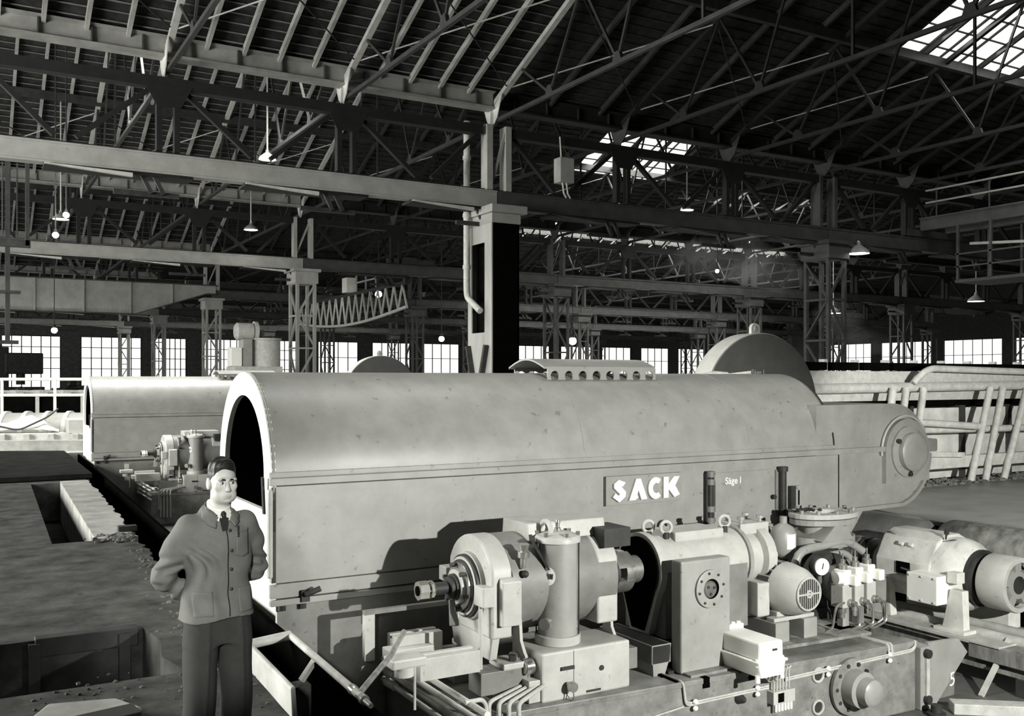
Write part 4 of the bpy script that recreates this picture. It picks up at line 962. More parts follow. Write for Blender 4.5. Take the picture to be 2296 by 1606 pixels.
def make_valves():
    t = thing('valve_bank', 'bank of three pale solenoid valves with bent pipes and a pressure dial', 'valves', (9.0, 7.5, ZB), 'solenoid valve banks')
    y0 = 7.45
    for i in range(3):
        x = 8.66 + .20*i; z = -.14 + .012*i
        v = B().box(x - .075, y0, -.40, x + .075, y0 + .18, z).out('valve_body', 'paint_l', t, smooth=0, bevel=.012)
        B().box(x - .065, y0 - .01, z, x + .055, y0 + .15, z + .17).out('solenoid', 'plate', v, smooth=0, bevel=.015)
        B().box(x + .01, y0 - .10, z - .0, x + .10, y0 + .0, z + .12).out('coil_cap', 'plate', v, smooth=0, bevel=.012)
        B().lathe([(0,.05),(.3,.05),(.35,.03),(.6,.03),(.62,.009),(1,.009)], (x, y0 + .07, z + .17), (x, y0 + .07, z + .35), 10).out('valve_stem', 'steel', v)
        B().lathe([(0,.045),(.4,.045),(.45,.03),(1,.03)], (x + .03, y0, -.34), (x + .03, y0 - .09, -.34), 12).out('valve_nut', 'steel', v)
        B().lathe([(0,.05),(.5,.05),(.55,.035),(1,.035)], (x, y0 + .08, -.40), (x, y0 + .08, -.52), 12).out('hose_nut', 'steel', v)
        B().tube([(x + .03, y0 - .05, -.34), (x + .10 + .03*i, y0 - .07, -.38), (x + .12 + .02*i, y0 - .07, -.60), (x - .05, y0 - .07, -.63 - .01*i), (x - .32 + .1*i, y0 - .06, -.63)], .014, 8, .05).out('pipe', 'steel', t)
    B().lathe([(0,.07),(1,.07)], (8.62, y0 + .04, -.06), (8.53, y0 + .06, -.06), 20).out('solenoid_end', 'plate', t)
    B().tube([(8.60, y0, -.33), (8.46, y0 - .02, -.34), (8.42, y0 - .02, -.45), (8.42, y0, -.60), (8.3, y0, -.63)], .014, 8, .06).out('pipe', 'steel', t)
    B().tube([(9.10, y0, -.33), (9.22, y0 - .02, -.40), (9.24, y0 - .02, -.58), (9.12, y0, -.64)], .014, 8, .06).out('pipe', 'steel', t)
    B().box(8.52, y0 - .02, -.66, 9.2, y0 + .22, -.62).out('mounting_plate', 'rust', t, smooth=0, bevel=.004)
    for x in (8.6, 8.86, 9.1): B().cyl((x, y0 + .05, ZB), (x, y0 + .05, -.62), .018, n=8).out('stand_leg', 'dark', t)
    for x in (8.7, 8.95): B().box(x - .05, y0 + .06, -.62, x + .05, y0 + .14, -.40).out('bracket', 'rust', t, smooth=0)
    g = B().lathe([(0,.115),(.7,.115),(1,.10)], (8.46, y0 + .26, .06), (8.44, y0 + .18, .06), 32).out('dial_case', 'dark', t)
    B().cyl((8.441, y0 + .185, .06), (8.437, y0 + .165, .06), .095, n=32).out('dial_face', 'label', g)
    B().bar((8.435, y0 + .16, .035), (8.45, y0 + .16, .10), .01, .004, up=(0,1,0)).out('dial_needle', 'dark', g, smooth=0)
    B().lathe([(0,.03),(.3,.03),(.35,.02),(1,.014)], (8.46, y0 + .23, -.05), (8.46, y0 + .23, -.32), 10).out('dial_stem', 'steel', t)
    return t
def make_hydraulics():
    t = thing('hydraulic_pump', 'dark hydraulic pump casing with two thick bent grey pipes over it', 'pump', (9.1, 8.3, ZB), 'hydraulic pumps')
    B().lathe([(0,.30),(.1,.34),(.8,.34),(1,.26)], (8.95, 7.90, -.22), (8.95, 8.16, -.22), 30).out('casing', 'dark', t)
    B().lathe([(0,.22),(1,.22)], (8.95, 7.80, -.22), (8.95, 7.90, -.22), 26).out('end_cover', 'paint_d', t)
    B().tube([(8.62, 8.2, -.45), (8.62, 8.2, .12), (9.45, 8.15, .20), (9.68, 8.1, .05)], .052, 12, .22).out('thick_pipe', 'paint', t)
    B().tube([(8.80, 8.1, -.35), (8.80, 8.1, .04), (9.35, 8.05, .08), (9.45, 8.0, -.15)], .042, 12, .16).out('thick_pipe', 'paint', t)
    B().tube([(8.98, 8.0, -.3), (8.98, 8.0, -.04), (9.3, 7.95, .0), (9.32, 7.92, -.3)], .03, 10, .1).out('thin_pipe', 'paint_d', t)
    B().box(8.6, 7.9, ZB, 9.3, 8.15, -.5).out('foot', 'dark', t, smooth=0)
    t2 = thing('accumulator', 'grey oil bottle with white paper label standing upright by the hood', 'bottle', (8.74, 8.5, -.5), 'oil bottles')
    B().lathe([(0,.05),(.12,.13),(.2,.155),(.62,.155),(.75,.12),(.84,.045),(1,.045)], (8.74, 8.5, -.02), (8.74, 8.5, .50), 28).out('bottle', 'paint', t2)
    B().cyl((8.74, 8.5, ZB + .012), (8.74, 8.5, -.02), .06, n=10).out('stand_pipe', 'dark', t2)
    b = B(); vs = []
    for i in range(9):
        a = R(-125 + 50*i/8 + 5)
        for z in (.12, .30): vs.append((8.74 + .158*math.cos(a), 8.5 + .158*math.sin(a), z))
    b.add(vs, [(2*i, 2*i+2, 2*i+3, 2*i+1) for i in range(8)]); b.out('paper_label', 'label', t2, smooth=0, fix=False)
    t3 = thing('flange_housing', 'oval bolted flange housing with open top beside the hood', 'flange', (9.35, 8.4, -.4), 'flange housings')
    def oval(s, n=28): return [(9.35 + s*.50*math.cos(2*PI*i/n), 8.42 + s*.34*math.sin(2*PI*i/n)) for i in range(n)]
    B().plate_hole(oval(1), oval(.45), 'z', .47, .53).out('top_ring', 'paint_l', t3, smooth=0, bevel=.008)
    B().plate_hole(oval(.97), oval(.45), 'z', .39, .46).out('lower_ring', 'paint', t3, smooth=0, bevel=.008)
    B().prism(oval(.62), 'z', .22, .40).out('neck', 'paint', t3)
    B().prism([(8.98, .22), (9.5, .22), (9.42, .38), (9.2, .40)], 'y', 8.1, 8.6).out('gusset', 'paint', t3, smooth=0)
    B().prism(oval(.9), 'z', .12, .24).out('foot_ring', 'paint', t3, bevel=.008)
    B().prism([(x_, y_ + .08) for x_, y_ in oval(.5)], 'z', ZB, .12).out('stem', 'dark', t3)
    for i in range(10):
        a = 2*PI*i/10 + .15; B().cyl((9.35 + .43*math.cos(a), 8.42 + .28*math.sin(a), .53), (9.35 + .43*math.cos(a), 8.42 + .28*math.sin(a), .57), .028, n=6).out('bolt', 'rust', t3)
    b = B(); rnd = random.Random(3)
    for i in range(24): lump(b, 9.1 + rnd.uniform(-.2, .22), 8.5 + rnd.uniform(-.1, .1), .55, rnd.uniform(.015, .035), rnd)
    o = b.out('scrap', 'dark', t3, smooth=0); o['kind'] = 'stuff'
    return [t, t2, t3]
SETS = [make_saw(), make_bed(), make_motor(), make_rack(), make_lubricator(), make_gearbox(), make_square_box(), make_actuator(), make_fan_motor(), make_valves()] + make_hydraulics()
FAR = {'saw_machine': 'second grey round-topped saw machine standing behind the man, farther left',
  'machine_bed': 'grey machine bed of the farther saw, behind the man', 'drive_motor': 'pale electric motor in front of the farther saw, behind the man',
  'pipe_rack': 'bundle of oil pipes at the end of the farther bed', 'lubricator': 'tall oil cylinder on a box cabinet at the farther saw',
  'gear_unit': 'gear unit of the farther saw, hidden behind the near hood'}
for s in SETS[:6]:
    copy_tree(s, shift=(.46, 18.1, 0), label=FAR[s.name])

# ------------------------------------------------------------------ right: big motor on its stand, pipes, bracket
t = thing('roller_motor', 'pale heavy electric motor with flat junction box and wide belt pulley', 'motor', (11.3, 8.0, -1.0))
ax, az = 11.3, -.36
def Yl(prof, ya, yb, n=36, **k): return B().lathe(prof, (ax, ya, az), (ax, yb, az), n, **k)
pr = [(ax - .34, az - .34), (ax - .47, az - .15), (ax - .47, az + .12), (ax - .30, az + .42), (ax - .12, az + .50), (ax + .14, az + .50), (ax + .34, az + .40), (ax + .47, az + .12), (ax + .47, az - .2), (ax + .3, az - .36)]
B().prism(pr, 'y', 8.0, 8.85).out('yoke', 'dusty', t, smooth=0, bevel=.02)
Yl([(0,.47),(.5,.47),(.75,.44),(1,.36)], 8.05, 7.62).out('front_housing', 'dusty', t)
Yl([(0,.40),(.4,.36),(1,.22)], 8.85, 9.1).out('rear_housing', 'dusty', t)
Yl([(0,.36),(.5,.36),(.5,.32),(1,.30)], 7.62, 7.52).out('bearing_ring', 'dark', t)
Yl([(0,.10),(1,.10)], 7.55, 7.12).out('shaft', 'steel', t)
pu = Yl([(0,.335),(.06,.345),(.94,.345),(1,.335),(1,.28),(.8,.27)], 7.46, 7.08, 48, caps=False).out('pulley', 'paint_l', t)
Yl([(0,.33),(1,.33)], 7.46, 7.42, 40).out('pulley_back', 'paint_d', pu)
Yl([(0,.30),(1,.28)], 7.26, 7.24, 40).out('pulley_web', 'black', pu)
Yl([(0,.19),(.85,.19),(1,.17)], 7.3, 7.10, 32).out('pulley_hub', 'paint', pu)
Yl([(0,.11),(1,.11)], 7.11, 7.09, 24).out('hub_bore', 'dark', pu)
for i in range(5):
    a = R(20 + 72*i); B().bar((ax + .17*math.cos(a), 7.18, az + .17*math.sin(a)), (ax + .30*math.cos(a), 7.18, az + .30*math.sin(a)), .12, .16, up=(0,1,0)).out('pulley_spoke', 'paint', pu, smooth=0)
jb = B().box(ax - .72, 7.72, az - .30, ax - .40, 8.16, az + .06).out('junction_box', 'plate', t, smooth=0, bevel=.008)
for y in (7.76, 7.94, 8.12):
    for z in (-.27, .03): B().ball((ax - .725, y, az + z), .014, n=8, m=6).out('screw', 'rail', jb)
B().box(ax - .55, 7.55, az - .02, ax - .40, 7.70, az + .12).out('terminal_block', 'dusty', t, smooth=0, bevel=.01)
B().prism([(7.5, az-.1), (7.68, az-.1), (7.80, az-.62), (7.48, az-.62)], 'x', ax - .52, ax - .40).out('front_leg', 'dusty', t, smooth=0, bevel=.01)
B().prism([(8.6, az-.1), (8.8, az-.1), (8.9, az-.62), (8.55, az-.62)], 'x', ax - .52, ax - .40).out('rear_leg', 'dusty', t, smooth=0, bevel=.01)
B().box(ax - .6, 7.42, az - .66, ax - .36, 7.86, az - .58).out('foot', 'dusty', t, smooth=0, bevel=.01)
B().box(ax + .3, 7.42, az - .66, ax + .55, 8.95, az - .3).out('foot', 'dusty', t, smooth=0, bevel=.01)
B().lathe([(0,.012),(.4,.012),(.5,.03),(.8,.03),(1,.02)], (ax - .22, 7.95, az + .46), (ax - .22, 7.93, az + .60), 8).out('grease_nipple', 'dark', t)
B().tube([(ax - .26, 7.93, az + .57), (ax - .18, 7.9, az + .60)], .012, 6).out('nipple_lever', 'dark', t)
B().torus((ax - .25, 8.72, az + .43), (.6, 0, .8), .055, .016, 16, 6).out('lifting_eye', 'paint', t)
for y in (8.35, 8.5): B().cyl((ax - .36, y, az + .33), (ax - .40, y, az + .36), .03, n=10).out('bolt', 'dusty', t)
B().box(ax - .49, 8.3, az - .03, ax - .47, 8.5, az + .12).out('inspection_slot', 'black', t, smooth=0)
B().tube([(ax - .485, 8.12, az + .0), (ax - .49, 8.42, az + .04)], .014, 8).out('slot_lever', 'chrome', t)
B().box(ax - .30, 7.80, az + .47, ax - .2, 7.84, az + .475).out('rating_plate', 'dark', t, smooth=0)
cp = Yl([(0,.16),(.3,.16),(.3,.27),(.6,.27),(.62,.2),(.75,.2),(.77,.27),(1,.27)], 9.05, 9.55, 32).out('coupling', 'steel', t)
Yl([(0,.272),(1,.272)], 9.25, 9.32, 32).out('coupling_band', 'rubber', cp)
t = thing('motor_stand', 'stained pale steel girder stand carrying the heavy motor on the right', 'stand', (11.0, 8.0, -1.5))
for x in (10.78, 11.75):
    B().prism([(x-.13,-1.3),(x+.13,-1.3),(x+.13,-1.26),(x+.03,-1.24),(x+.03,-1.10),(x+.13,-1.08),(x+.13,-1.02),(x-.13,-1.02),(x-.13,-1.08),(x-.04,-1.10),(x-.04,-1.24),(x-.13,-1.26)], 'y', 6.3, 9.1).out('girder', 'rust', t, smooth=0)
B().box(10.6, 6.9, -1.02, 11.0, 9.0, -.98).out('slide_plate', 'rail', t, smooth=0, bevel=.004)
B().box(10.6, 6.35, -1.18, 10.95, 7.3, -1.0).out('slide_rail', 'rust', t, smooth=0, bevel=.006)
for y in (6.5, 8.7): B().box(10.6, y, -1.5, 11.9, y + .2, -1.3).out('cross_beam', 'dark', t, smooth=0)
for i in range(2): B().tube([(11.0 + .35*i, 6.2, -.98 + .02*i), (11.0 + .35*i, 8.9, -.98)], .07, 12).out('guide_bar', 'rail', t)
for y, yy, lab in ((9.2, 10.6, 'dark blank roll end beside the flange housing, under the deck edge'), (7.3, 9.0, 'pale roll end behind the heavy motor, under the deck edge')):
    t = thing('roll', lab, 'roll', (12.25, y, -.3), 'rolls under the deck')
    B().lathe([(0,.02),(0.01,.36),(.05,.40),(.95,.40),(1,.36)], (12.25 + (.1 if y > 9 else .35), y, -.28), (12.25 + (.1 if y > 9 else .35), yy, -.28), 40).out('barrel', 'rust' if y < 9 else 'paint_d', t)
    B().lathe([(0,.2),(1,.2)], (12.25 + (.1 if y > 9 else .35), yy, -.28), (12.25 + (.1 if y > 9 else .35), yy + .3, -.28), 24).out('neck', 'steel', t)
    B().box(12.1, yy + .02, -1.5, 12.7, yy + .25, -.1).out('bearing_block', 'dark', t, smooth=0)
t = thing('bracket_post', 'grey slotted post with triangular bracket plate at the end of the bed', 'bracket', (9.6, 7.0, -1.5))
B().box(9.23, 6.93, -1.5, 9.42, 7.3, -.80).out('post', 'paint', t, smooth=0, bevel=.01)
B().box(9.29, 6.90, -1.35, 9.34, 6.93, -.85).out('slot_bar', 'rail', t, smooth=0)
for z in (-.87, -1.38): B().cyl((9.315, 6.93, z), (9.315, 6.88, z), .05, n=12).out('bolt', 'dark', t)
B().prism([(9.42, -.78), (9.95, -.80), (10.12, -.98), (9.55, -1.5), (9.42, -1.5)], 'y', 6.98, 7.02).out('gusset_plate', 'paint', t, smooth=0)
B().box(9.42, 7.1, -1.5, 10.05, 7.14, -1.02).out('back_plate', 'paint_d', t, smooth=0)
text('5', 'chalk_mark', 'plate', t, .22, (9.78, 6.972, -1.33), (1, 0, .15), (0, 0, 1), .001)
B().bar((10.95, 7.0, -.95), (10.25, 6.9, -1.5), .05, .05).out('stay', 'rail', t, smooth=0)
t = thing('floor_beam', 'pale steel channel lying on the pit floor at the bottom right', 'beam', (10, 6.4, -1.5))
B().bar((9.5, 6.75, -1.44), (10.6, 5.9, -1.44), .2, .12).out('channel', 'rail', t, smooth=0, bevel=.01)
B().lathe([(0,.1),(.3,.1),(.35,.06),(1,.06)], (9.25, 6.75, -1.5), (9.25, 6.75, -1.38), 14).out('bolt', 'dark', t)

# ------------------------------------------------------------------ right: panelled bank with leaning pipe rails
t = thing('panel_bank', 'long pale panelled bank with a row of dark sleepers on top', 'bank', (19, 13.6, 0))
xs = [13.6, 15.7, 17.55, 19.3, 21.0, 22.7, 24.4, 26.1]
for i in range(7):
    B().box(xs[i] + .12, 13.45, .02, xs[i+1] - .1, 13.6, 1.55).out('panel', 'concrete_l', t, smooth=0, bevel=.01)
    B().box(xs[i] - .1, 13.4, .0, xs[i] + .06, 13.7, 1.6).out('stanchion', 'dark', t, smooth=0)
B().box(12.9, 13.5, 1.72, 27, 13.62, 2.02).out('upper_beam', 'rail', t, smooth=0, bevel=.01)
B().box(12.9, 13.55, 1.58, 27, 13.8, 1.70).out('recess', 'black', t, smooth=0)
B().box(12.9, 13.3, 2.06, 27, 13.8, 2.34).out('top_beam', 'rail', t, smooth=0, bevel=.01)
B().box(12.9, 13.8, 0, 27, 14.4, 2.2).out('core', 'dark', t, smooth=0)
for i in range(14):
    x = 13.4 + .93*i
    B().box(x, 13.5, 2.36, x + .78, 13.95, 2.52).out('sleeper', 'black', t, smooth=0, bevel=.02)
    B().box(x + .80, 13.6, 2.34, x + .89, 13.75, 2.58).out('rail_stub', 'rail', t, smooth=0)
t = thing('pipe_railing', 'pale crossed pipe railings leaning against the panelled bank', 'railing', (19, 13, 0))
def pz(x): return 12.95
B().tube([(13.8, 13.2, 1.98), (26, 13.1, 2.08)], .10, 12).out('rail', 'rail', t)
B().tube([(17.15, 13.05, 2.10), (17.35, 12.95, 2.33), (17.6, 12.95, 2.40), (22, 12.9, 2.32)], .07, 10, .15).out('bent_rail', 'rail', t)
B().tube([(16.5, 13.05, 1.12), (26, 13.0, 1.02)], .075, 12).out('rail', 'rail', t)
B().tube([(16.4, 12.9, 1.33), (19.0, 12.85, 1.16)], .075, 12).out('rail', 'rail', t)
B().box(14.5, 12.85, .30, 26, 13.0, .55).out('foot_board', 'rail', t, smooth=0, bevel=.012)
B().bar((15.6, 12.85, .70), (18.4, 12.8, .58), .1, .1).out('foot_bar', 'rail', t, smooth=0)
for xt, xb in ((16.45, 15.75), (16.85, 16.1), (17.4, 16.6), (19.65, 18.55), (20.1, 19.05), (21.0, 19.7), (23.2, 22.1), (24.0, 22.9)):
    B().tube([(xt, 13.0, 1.98), (xb, 12.72, .0)], .075, 12).out('leaning_pipe', 'rail', t)
# ------------------------------------------------------------------ far left: platform, ribbed roll cover, handrail, stock
t = thing('handrail', 'white tubular handrail on the platform at the far left', 'handrail', (2.5, 37, 1.1))
for z in (1.1 + 1.07, 1.1 + .52): B().tube([(-6, 40.3, z), (4.7, 36.0, z)], .05, 8).out('rail', 'white', t)
for i in range(6):
    x = -3.5 + 1.6*i; y = 40.3 - (x + 6)*.402; B().tube([(x, y, 1.0), (x, y, 2.17)], .05, 8).out('post', 'white', t)
t = thing('roller_cover', 'pale ribbed barrel-shaped roller cover at the far left', 'roller cover', (2, 35, 0))
def rc(u, r): return None
B().lathe([(0,.78),(1,.78)], (-5, 37.6, .30), (4.6, 33.8, .30), 36).out('barrel', 'paint', t)
for i in range(16):
    f = (i + .5)/16; f2 = f + .012; A = Vector((-5, 37.6, .30)); Cc = Vector((4.6, 33.8, .30))
    B().lathe([(0,.84),(1,.84)], A.lerp(Cc, f), A.lerp(Cc, f2), 36).out('rib', 'paint_l', t)
B().prism([(-5, 35.4), (4.2, 31.8), (4.5, 32.4), (-5, 36.2)], 'z', .3, .52).out('ledge', 'paint_l', t, smooth=0)
B().prism([(-5, 35.0), (4.2, 31.3), (4.2, 31.8), (-5, 35.4)], 'z', .0, .32).out('step', 'concrete', t, smooth=0)
for i in range(9): B().box(-2.2 + .65*i, 34.3 - .26*i - .3, .32, -2.2 + .65*i + .16, 34.3 - .26*i + .1, .5).out('bracket', 'rail', t, smooth=0)
B().box(2.9, 32.2, .5, 4.4, 33.2, .95).out('housing', 'paint_l', t, smooth=0, bevel=.03)
t = thing('canvas_heap', 'crumpled pale tarpaulin with dark folds lying on the roller cover', 'tarpaulin', (1.6, 34.2, .6))
b = B(); rnd = random.Random(9); n = 14
for i in range(n + 1):
    for j in range(n + 1):
        u, v = i/n, j/n; h = .45*math.exp(-((u-.5)**2 + (v-.5)**2)*6) + .1*math.sin(9*u + 3*v) * v*(1-v)*4 + rnd.uniform(-.03, .03)
        b.v.append((.7 + 2.0*u, 33.9 - .8*u + .9*(v - .5), .55 + h))
b.f += [(i*(n+1)+j, (i+1)*(n+1)+j, (i+1)*(n+1)+j+1, i*(n+1)+j+1) for i in range(n) for j in range(n)]
o = b.out('cloth', 'rail', t); md = o.modifiers.new('thick', 'SOLIDIFY'); md.thickness = .03
B().tube([(1.0, 33.3, .75), (1.6, 33.0, .60), (2.4, 32.9, 1.0), (2.7, 33.1, 1.25)], .03, 6, .2).out('rope', 'dark', t)
t = thing('roller_bed', 'raised bed of pale cross bars behind the handrail at far left', 'roller bed', (0, 44, 0))
B().prism([(-8, 44), (7, 38.5), (7, 39.2), (-8, 45)], 'z', .6, 1.6).out('frame', 'black', t, smooth=0)
for i in range(16):
    x = -6 + .8*i; y = 44.3 - (x + 8)*.36; B().bar((x, y, 1.68), (x - .9, y + 2.6, 1.68), .28, .12).out('cross_bar', 'rail', t, smooth=0)
for i in range(8): B().box(-5 + 1.5*i, 44.0 - (3 + 1.5*i)*.36 - .35, .3, -5 + 1.5*i + .12, 44.0 - (3 + 1.5*i)*.36, 1.6).out('leg', 'rail', t, smooth=0)
# dark machine tools and stock piles before the far windows
rnd = random.Random(21)
heap_lab = ['low dark heap of steel stock before the left far window', 'dark heap of castings under the second far window', 'dark heap of steel stock behind the handrail', 'dark pile of scrap by the pier of the far wall', 'dark pile of billets before the bright doorway', 'dark mixed stock pile beside the far columns']
for i, (x, y, s) in enumerate([(2.2, 74, 1.5), (5.2, 78, 1.3), (4.6, 64, 1.1), (8.8, 86, 1.6), (11.5, 92, 1.5), (15.5, 96, 1.6)]):
    t = thing('stock_pile', heap_lab[i], 'pile', (x, y, 0), 'stock piles on the far floor')
    for j in range(14):
        lump_b = B(); lump(lump_b, x + rnd.uniform(-1.8, 1.8), y + rnd.uniform(-1, 1), rnd.uniform(.2, 1.1)*s, rnd.uniform(.3, .8), rnd); lump_b.out('lump', 'dark', t, smooth=0)
    B().box(x - 2.2, y - .9, 0, x + 2.2, y + .9, .9*s).out('core', 'darker', t, smooth=0)
t = thing('machine_tool', 'dark standing machine tool silhouetted before the left far window', 'machine tool', (4.4, 92, 0))
B().box(3.0, 91.5, 0, 3.7, 92.5, 4.9).out('column', 'dark', t, smooth=0, bevel=.05)
B().box(3.4, 91.2, 2.6, 6.3, 92.6, 4.4).out('head', 'dark', t, smooth=0, bevel=.1)
B().cyl((4.6, 91.9, 2.6), (4.6, 91.9, 1.7), .35, n=12).out('spindle', 'dark', t); B().box(3.2, 91, 0, 6.4, 93, 1.5).out('table', 'dark', t, smooth=0)
# pump set standing between the saws
t = thing('tank_unit', 'pale motor and round tank standing high beyond the second saw', 'tank unit', (13, 44, 0))
B().box(10.7, 43.4, 0, 12.9, 44.9, 2.75).out('plinth', 'rail', t, smooth=0, bevel=.03)
B().lathe([(0,.62),(.93,.62),(.94,.68),(1,.68)], (12.35, 44.1, 2.75), (12.35, 44.1, 4.05), 28).out('tank', 'rail', t)
B().lathe([(0,.3),(.1,.4),(.9,.4),(1,.3)], (10.9, 44.1, 4.35), (11.75, 44.1, 4.35), 24).out('motor', 'rail', t)
B().lathe([(0,.48),(1,.48)], (11.75, 44.1, 4.35), (11.9, 44.1, 4.35), 24).out('motor_flange', 'paint_l', t)
B().box(11.15, 43.7, 2.75, 11.6, 44.5, 4.0).out('pedestal', 'paint', t, smooth=0, bevel=.03)
B().box(10.6, 43.6, 2.75, 11.1, 44.3, 3.6).out('pump_box', 'white', t, smooth=0, bevel=.03)
# hanging crane gear at the far left
t = thing('crane_hook_frame', 'dark suspended crane pole with cross bars at the left edge', 'crane gear', (1.4, 30, 3))
B().box(1.12, 29.95, 3.2, 1.24, 30.07, 8.3).out('pole', 'dark', t, smooth=0)
for dx in (-.06, .12, .3): B().cyl((1.12 + dx, 30.1, 6.2), (1.12 + dx, 30.1, 8.2), .025, n=6).out('hanger_rod', 'dark', t)
B().box(.95, 29.9, 3.15, 1.45, 30.1, 3.25).out('hook_bar', 'dark', t, smooth=0)
B().box(.85, 29.9, 4.55, 1.5, 30.1, 4.63).out('cross_bar', 'dark', t, smooth=0)
B().box(1.62, 29.9, 5.9, 1.72, 30.1, 8.3).out('side_pole', 'dark', t, smooth=0); B().box(.6, 29.9, 5.85, 1.75, 30.1, 6.05).out('lower_beam', 'dark', t, smooth=0)

# ------------------------------------------------------------------ lamps
def roof_z(y):
    k = max(0, min(5, int((y - 6.8)//19.2))); d = y - VY[k]
    return ZV + SL*(d if d < 9.6 else 19.2 - d)
def pendant(p, top, r, label, lit=True, grp='pendant lamps with enamel shades'):
    x, y, z = p
    t = thing('pendant_lamp', label, 'lamp', p, grp)
    B().lathe([(0, r), (.25, r*.93), (.6, r*.45), (.75, r*.22), (1, r*.2)], (x, y, z), (x, y, z + r*1.1), 24, caps=False).out('shade', 'enamel', t, fix=True)
    B().lathe([(0, r*.92), (1, r*.9)], (x, y, z + .01), (x, y, z + .05), 24).out('bulb', 'bulb', t)
    B().cyl((x, y, z + r*1.05), (x, y, roof_z(y) if top > 8 else top), .03, n=6).out('rod', 'rail', t)
    return t
pendant((9.27, 33, 9.78), 13.0, .30, 'lit pendant lamp above the near crane girder, upper left')
pendant((11.6, 44.0, 9.0), 13.0, .32, 'lit pendant lamp left of the second laced column')
pendant((28.2, 33.2, 9.72), 13.2, .30, 'lit pendant lamp before the smaller skylight')
pendant((30.0, 25.3, 7.0), 7.5, .42, 'big lit lamp under the dark crane girder, right')
pendant((48.6, 33, 6.45), 12, .45, 'lit lamp far right above the pale bank')
pendant((3.4, 40.5, 8.3), 11, .3, 'lit pendant lamp behind the crane pole, upper left')
pendant((43.0, 38, 5.9), 12, .42, 'lit lamp low at the far right among dark columns')
def flood(p, r, label):
    t = thing('bare_lamp', label, 'lamp', p, 'bare bright bulbs in the hall')
    B().ball(p, r, n=14, m=10).out('bulb', 'lamp', t)
    B().lathe([(0, r*.6), (.5, r*.6), (1, r*.35)], (p[0], p[1], p[2] + r*.75), (p[0], p[1], p[2] + r*2.0), 12).out('socket', 'dark', t)
    B().cyl((p[0], p[1], p[2] + r*2), (p[0], p[1], roof_z(p[1])), .025, n=6).out('rod', 'dark', t)
for p, r, lab in [((3.1, 35, 7.63), .10, 'bare bright bulb at upper left, the higher of two'), ((2.78, 35, 6.94), .10, 'bare bright bulb at upper left, the lower of two'),
    ((4.9, 62.5, 5.05), .17, 'bare bright bulb below the plate girder'), ((35.9, 54, 4.74), .26, 'brightest bare bulb right of the box column'), ((31.6, 35, 7.37), .09, 'bare bulb among the hazy trusses at right'),
    ((26.1, 54, 4.68), .17, 'bare bulb low between the columns, left of the box column'), ((21.9, 54, 7.28), .20, 'bare bulb on the far crane, left of the box column')]:
    flood(p, r, lab)
# crane in the distance with lit latticed bridge
t = thing('travelling_crane', 'distant latticed travelling crane left of the box column', 'crane', (20, 55, 8))
zt = lambda y: 7.15
zb = lambda y: 5.95 - .55*math.sin(PI*(y - 45.4)/18.8)
n = 16
for i in range(n):
    ya = 45.7 + 18.2*i/n; yb = 45.7 + 18.2*(i+1)/n; ym = (ya + yb)/2
    B().bar((20.1, ya, zb(ya)), (20.1, yb, zb(yb)), .14, .14, up=(1,0,0)).out('bottom_chord', 'rail', t, smooth=0)
    B().bar((20.1, ya, zb(ya)), (20.1, ym, zt(ym)), .08, .08, up=(1,0,0)).out('lattice_bar', 'rail', t, smooth=0); B().bar((20.1, ym, zt(ym)), (20.1, yb, zb(yb)), .08, .08, up=(1,0,0)).out('lattice_bar', 'rail', t, smooth=0)
B().box(20.0, 45.7, 7.1, 20.2, 63.9, 7.25).out('top_chord', 'dark', t, smooth=0)
for y in (45.2, 64.4): B().box(18.8, y - .12, 8.045, 21.4, y + .12, 8.3).out('end_carriage', 'dark', t, smooth=0); B().box(19.8, y - (.12 if y < 50 else .7), 8.3, 20.4, y + (.7 if y < 50 else .12), 8.4).out('carriage_arm', 'dark', t, smooth=0); B().box(19.95, y + (.4 if y < 50 else -.7), 7.1, 20.25, y + (.7 if y < 50 else -.4), 8.3).out('end_post', 'dark', t, smooth=0)
for y in (49.5, 51.0, 52.5): B().box(19.9, y, 7.25, 19.98, y + .08, 8.2).out('cab_post', 'rail', t, smooth=0)
for z in (7.7, 8.15): B().box(19.9, 49.5, z, 19.97, 52.58, z + .07).out('cab_rail', 'rail', t, smooth=0)
B().box(19.6, 53.2, 7.25, 20.2, 54.0, 8.1).out('cab_box', 'white', t, smooth=0)
t = thing('travelling_crane', 'grey travelling crane bridge with railed platform at the right edge', 'crane', (35.4, 16.4, 8))
for x in (34.6, 36.2):
    B().box(x - .15, 7.0, 8.3, x + .15, 25.9, 8.75).out('bridge_girder', 'girder_d', t, smooth=0)
    B().box(x - .22, 7.0, 8.75, x + .22, 25.9, 8.82).out('bridge_rail', 'girder_d', t, smooth=0)
for y in (6.9, 26.0): B().box(33.6, y - .14, 8.06, 37.2, y + .14, 8.34).out('end_carriage', 'girder_d', t, smooth=0)
for z in (9.4, 9.9): B().tube([(34.4, 7.2, z), (34.4, 25.6, z)], .04, 6).out('guard_rail', 'girder', t)
for i in range(8): B().cyl((34.4, 9 + 2.3*i, 8.8), (34.4, 9 + 2.3*i, 9.9), .035, n=6).out('guard_post', 'girder_d', t)
B().box(34.3, 21.2, 6.0, 36.4, 24.2, 6.12).out('platform', 'girder_d', t, smooth=0)
for y in (21.3, 22.7, 24.1):
    B().box(34.3, y - .05, 6.1, 34.4, y + .05, 8.3).out('hanger', 'girder_d', t, smooth=0); B().box(36.3, y - .05, 6.1, 36.4, y + .05, 8.3).out('hanger', 'girder_d', t, smooth=0)
for z in (6.6, 7.1): B().box(34.3, 21.2, z, 34.36, 24.2, z + .06).out('platform_rail', 'girder_d', t, smooth=0)
